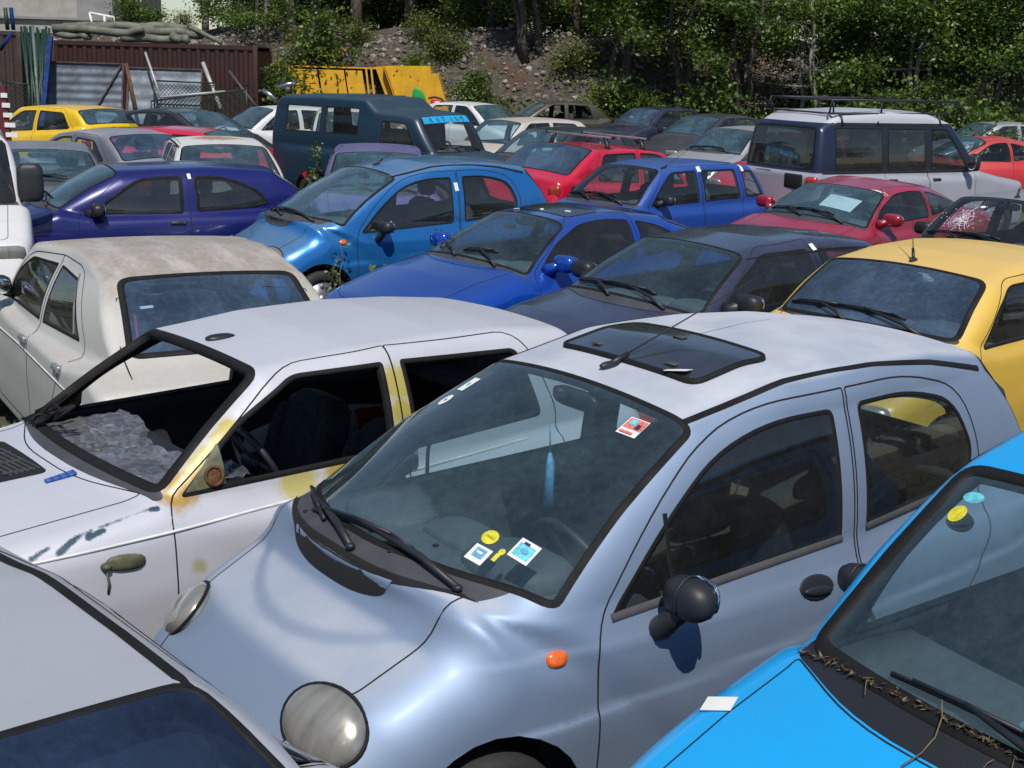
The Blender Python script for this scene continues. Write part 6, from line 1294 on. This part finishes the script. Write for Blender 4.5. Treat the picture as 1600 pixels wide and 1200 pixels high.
KINDS = [tree_kind(1, 7.5, .16, 14000, .125), tree_kind(2, 6.5, .13, 12000, .12, lean=.12, stems=3, low=.42), tree_kind(3, 8.5, .22, 13000, .13, low=.40, wide=2.4), tree_kind(5, 5.2, .09, 9500, .115, stems=3, low=.08, wide=1.4, wood=palebark), tree_kind(8, 9., .2, 12000, .13, lean=-.15, low=.42, wide=2.5)]
SHR = [tree_kind(21, 2.0, .04, 2600, .13, stems=4, low=.1, wide=.75, sp=.2), tree_kind(22, 1.4, .03, 1800, .11, stems=4, low=.1, wide=.6, mats=YL, sp=.18)]
def put(kinds, k, x, y, z, s, rz, label, name='tree', cat='tree', group='trees behind the yard'):
    tm, cm_, mats, wood = kinds[k]; o = empty(name, (x, y, z), rz); tag(o, label, cat, group); o.scale = (s, s, s)
    t_ = link('trunk' if name == 'tree' else 'stem', tm, (wood,), o); c_ = link('crown' if name == 'tree' else 'foliage', cm_, mats, o); return o
def tz(x, y): return bank_z(x, y)-.05 if y > 41.5 else 0.
TR = [ # px, Y, kind, scale, label
 (372, 46.5, 3, .8, 'young light green tree with pale stems above the right end of the red container'), (412, 45.5, 3, .7, 'young light green tree right of the red container'),
 (455, 51, 2, .95, 'tall tree on the bank above the left yellow bin'), (500, 54, 4, 1., 'leaning tall tree on the bank behind the orange pole'), (560, 50.5, 2, 1.05, 'tall tree on the bank above the open yellow bin'), (640, 50, 4, 1.1, 'dark leaning tree on the bank above the slanting yellow bin'), (705, 48.5, 2, 1.15, 'thick straight trunk on the bank right of the yellow bins'),
 (760, 47, 0, 1.1, 'dense tree at the right end of the open rubble bank'), (835, 44.5, 1, 1.1, 'dense many-stemmed tree behind the brown-black car'), (905, 46, 0, 1.15, 'dense dark tree behind the midnight blue car'), (960, 43.2, 1, .95, 'many-stemmed tree right of the midnight blue car'), (1025, 45.5, 2, 1., 'bare-trunked tree above the charcoal car'), (1075, 42.5, 1, 1.05, 'slim-stemmed tree behind the charcoal car'), (1120, 44, 4, 1.0, 'dark leaning tree left of the roof rack'), (1165, 42, 1, 1.0, 'thick cluster of stems just left of the off-road estate'),
 (1215, 45, 0, 1.1, 'dense tree above the roof rack left end'), (1270, 41, 3, 1.15, 'light green tree behind the left half of the roof rack'), (1330, 40.5, 1, 1.05, 'forked tree behind the middle of the roof rack'), (1395, 43, 0, 1.1, 'dense tree behind the right end of the roof rack'), (1440, 39.5, 3, 1.2, 'bright leafy tree above the coral red car'), (1500, 42, 0, 1.1, 'dense tree behind the silver car under branches'), (1545, 39, 3, 1.15, 'bright light green tree at the right side behind the coral red car'), (1610, 38.5, 0, 1.0, 'tree at the right edge with branches over the dark car'), (1660, 41, 1, 1.1, 'tree just beyond the right edge of the yard'),
 (800, 56, 2, 1.1, 'far tree behind the dense tree at the end of the bank'), (880, 58, 4, 1.2, 'far tree deep behind the midnight blue car'), (1000, 57, 2, 1.2, 'far tall tree between the trunks above the charcoal car'), (1140, 56, 0, 1.3, 'far tree in the shade left of the roof rack'), (1300, 55, 0, 1.3, 'far tree high behind the roof rack'), (1450, 54, 0, 1.3, 'far tree high behind the coral red car'), (420, 62, 0, 1.2, 'far tree beyond the bank left of the orange pole'), (600, 63, 0, 1.25, 'far tree beyond the bank in the middle'), (700, 62, 1, 1.4, 'far tree beyond the bank right of the thick trunk')]+[(q, 66+5*(i%3), (0, 3, 0)[i%3], 1.5, 'leafy tree of the far row beyond the bank, mostly hidden by nearer trunks') for i, q in enumerate((405, 430, 475, 520, 565, 610, 655, 700, 745, 790, 840, 900, 960))]
r = random.Random(9)
for px, Y, k, s, lb in TR:
    x = pix(px, 100, Y).x; put(KINDS, k, x, Y, tz(x, Y), s, r.uniform(0, 6.3), lb, group='leafy trees of the far row' if lb.startswith('leafy tree of') else 'trees behind the yard')
SB = [(492, 44.0, 0, 1.1, 'dark green bush on the rubble bank behind the orange pole'), (428, 41.0, 0, 1.25, 'leafy shoots growing in front of the left yellow bin'), (830, 41.5, 1, 1.0, 'yellow-green bush at the foot of the bank behind the white car'), (778, 42.3, 1, .7, 'small green bush at the end of the rubble bank'), (290, 50, 1, .55, 'yellow-green bush above the pipes on the container'), (240, 47, 0, .6, 'dark bush above the middle of the red container'), (212, 46, 0, .8, 'dark bush above the left part of the red container'), (85, 43.5, 0, .75, 'bush growing behind the green poles'), (950, 41.8, 0, 1.2, 'dark bush behind the midnight blue car'), (1010, 41.3, 0, 1.0, 'dark bush left of the charcoal car roof'), (1110, 41, 0, 1.2, 'dark bush at the foot of the slim-stemmed tree'), (1500, 36, 0, 1.1, 'low bush in front of the silver car under branches'), (1570, 28.8, 0, .8, 'bush between the coral red car and the right edge'), (1400, 37, 0, 1.2, 'low bush behind the bonnet of the off-road estate'), (640, 43.5, 0, .7, 'small green bush halfway up the rubble bank'), (700, 44.6, 1, .9, 'yellowish bush on the upper rubble bank'), (735, 43, 0, .8, 'green bush low on the rubble bank right of the bins'), (560, 45, 1, .7, 'dry bush on the bank crest above the open bin'), (450, 43.5, 1, .9, 'yellow-green bush on the bank left of the orange pole'), (660, 45.5, 1, .8, 'dry bush on the crest of the rubble bank'), (470, 57, 0, 1.8, 'bush on the plateau left of the leaning tall tree'), (540, 56, 0, 1.8, 'bush on the plateau above the open bin'), (610, 57, 0, 1.9, 'bush on the plateau above the slanting bin'), (675, 55, 0, 1.9, 'bush on the plateau left of the thick straight trunk'), (740, 54, 0, 1.9, 'bush on the plateau right of the thick straight trunk'), (800, 53, 0, 1.9, 'bush on the plateau behind the dense tree at the end of the bank'), (860, 52, 0, 1.9, 'bush on the plateau behind the many-stemmed tree'), (920, 52, 0, 1.9, 'bush on the plateau above the midnight blue car'), (905, 44, 1, 1.0, 'dry yellowish bush in the shade under the dense tree')]
for px, Y, k, s, lb in SB:
    x = pix(px, 100, Y).x; put(SHR, k, x, Y, tz(x, Y), s, r.uniform(0, 6.3), lb, 'bush', 'bush', 'bushes around the yard')
for k, (x, y) in enumerate(((-16, -24), (-9, -27), (-2, -25), (5, -28), (12, -24), (19, -20), (24, -10), (27, 2), (-22, -12), (-25, 2), (-27, 9), (-25, 16), (-26, 23), (-24, 30), (29, 9), (31, 15), (31, 22), (28, 29))):  # trees added out of view to darken reflections in glass and paint
    put(KINDS, (0, 3, 1)[k % 3], x, y, 0, 1.25, k*1.3, 'unseen leafy tree added around the yard for car reflections', group='unseen trees added for reflections')
def weed_kind(seed, h, n, leaf, mats):
    g = np.random.default_rng(seed); mb = MB(); pts = []; rr = random.Random(seed)
    for s in range(3):
        a = rr.uniform(0, 6.3); hh = h*rr.uniform(.6, 1); st = [Vector((.05*math.cos(a), .05*math.sin(a), 0))]
        for k in range(1, 7): st.append(Vector((.05*math.cos(a)+.05*k*rr.uniform(-.5, .8)*math.cos(a), .05*math.sin(a)+.05*k*rr.uniform(-.5, .8)*math.sin(a), hh*k/6)))
        mb.tube(st, [.012*(1-.12*k) for k in range(7)], n=4); pts += [p[:] for p in st[2:]]
    V, F, mi = leaves(pts, n, leaf, .06, g, 3, .8); return mb.mesh('stem'), mesh_np('foliage', V, F, False, None, mi), mats, simple('weed_stem', (.12, .14, .05), .8)
WD = [weed_kind(31, 1.25, 220, .075, LM_), weed_kind(32, .8, 130, .07, (YL[2], YL[0], LM_[2])), weed_kind(33, 1.0, 90, .05, YL)]
def wp(px, py, zt, k, s, lb, grp='weeds among the cars'):
    """a weed whose tip at height zt shows at this pixel"""
    d = fw+rv*((px-800)/F_)+uv*((600-py)/F_); q = Vector((0, 0, HT))+d*((zt-HT)/d.z); put(WD, k, q.x, q.y, 0, s, r.uniform(0, 6), lb, 'weed', 'weed', grp)
wp(524, 172, 1.45, 0, 1.2, 'tall weed in front of the left side window of the dark blue van'); wp(590, 196, 1.22, 0, .98, 'tall weed in front of the van between its two side windows'); wp(497, 232, 1.12, 0, .9, 'weed between the white hatchback and the dark blue van'); wp(376, 240+30, .95, 0, .75, 'weed beside the wheel of the dark blue van')
wp(622, 368, .90, 1, 1.1, 'bright green weed in front of the door of the azure hatchback'); wp(530, 385, .78, 2, .8, 'thin yellowish weed in front of the azure hatchback wing'); wp(690, 365, .85, 2, .85, 'thin weed behind the wiper of the cobalt coupe'); wp(1072, 168, 1.35, 2, 1.35, 'tall dry weed in front of the charcoal car'); wp(1488, 280, .95, 1, 1.1, 'green weed beside the bonnet of the off-road estate'); wp(872, 432, .7, 1, .8, 'small weed beside the door of the cobalt coupe')
wp(10, 640, .35, 1, .45, 'low weed beside the old white sedan'); wp(505, 428, .45, 2, .5, 'yellowish weed under the nose of the cobalt coupe')
# grass tufts on the ground
g = np.random.default_rng(77); n = 26000; P = np.stack([g.uniform(-9, 12, n), g.uniform(2, 40, n), np.zeros(n)], 1); keep = (np.sin(P[:, 0]*1.7+np.cos(P[:, 1]*1.1)*2)+np.sin(P[:, 1]*1.3)) > .0; P = P[keep]; n = len(P); a = g.uniform(0, 6.28, n); hh = g.uniform(.06, .28, n); w_ = g.uniform(.006, .014, n); le = g.uniform(.02, .14, n)
dx, dy = np.cos(a), np.sin(a); V = np.stack([P+np.stack([-dy*w_, dx*w_, 0*a], 1), P+np.stack([dy*w_, -dx*w_, 0*a], 1), P+np.stack([dx*le, dy*le, hh], 1)], 1).reshape(-1, 3); o = link('grass', mesh_np('grass', V, np.arange(3*n).reshape(n, 3), False, None, g.integers(0, 3, n)), YL); tag(o, 'dry and green grass blades growing between the parked cars', 'grass', kind='stuff')
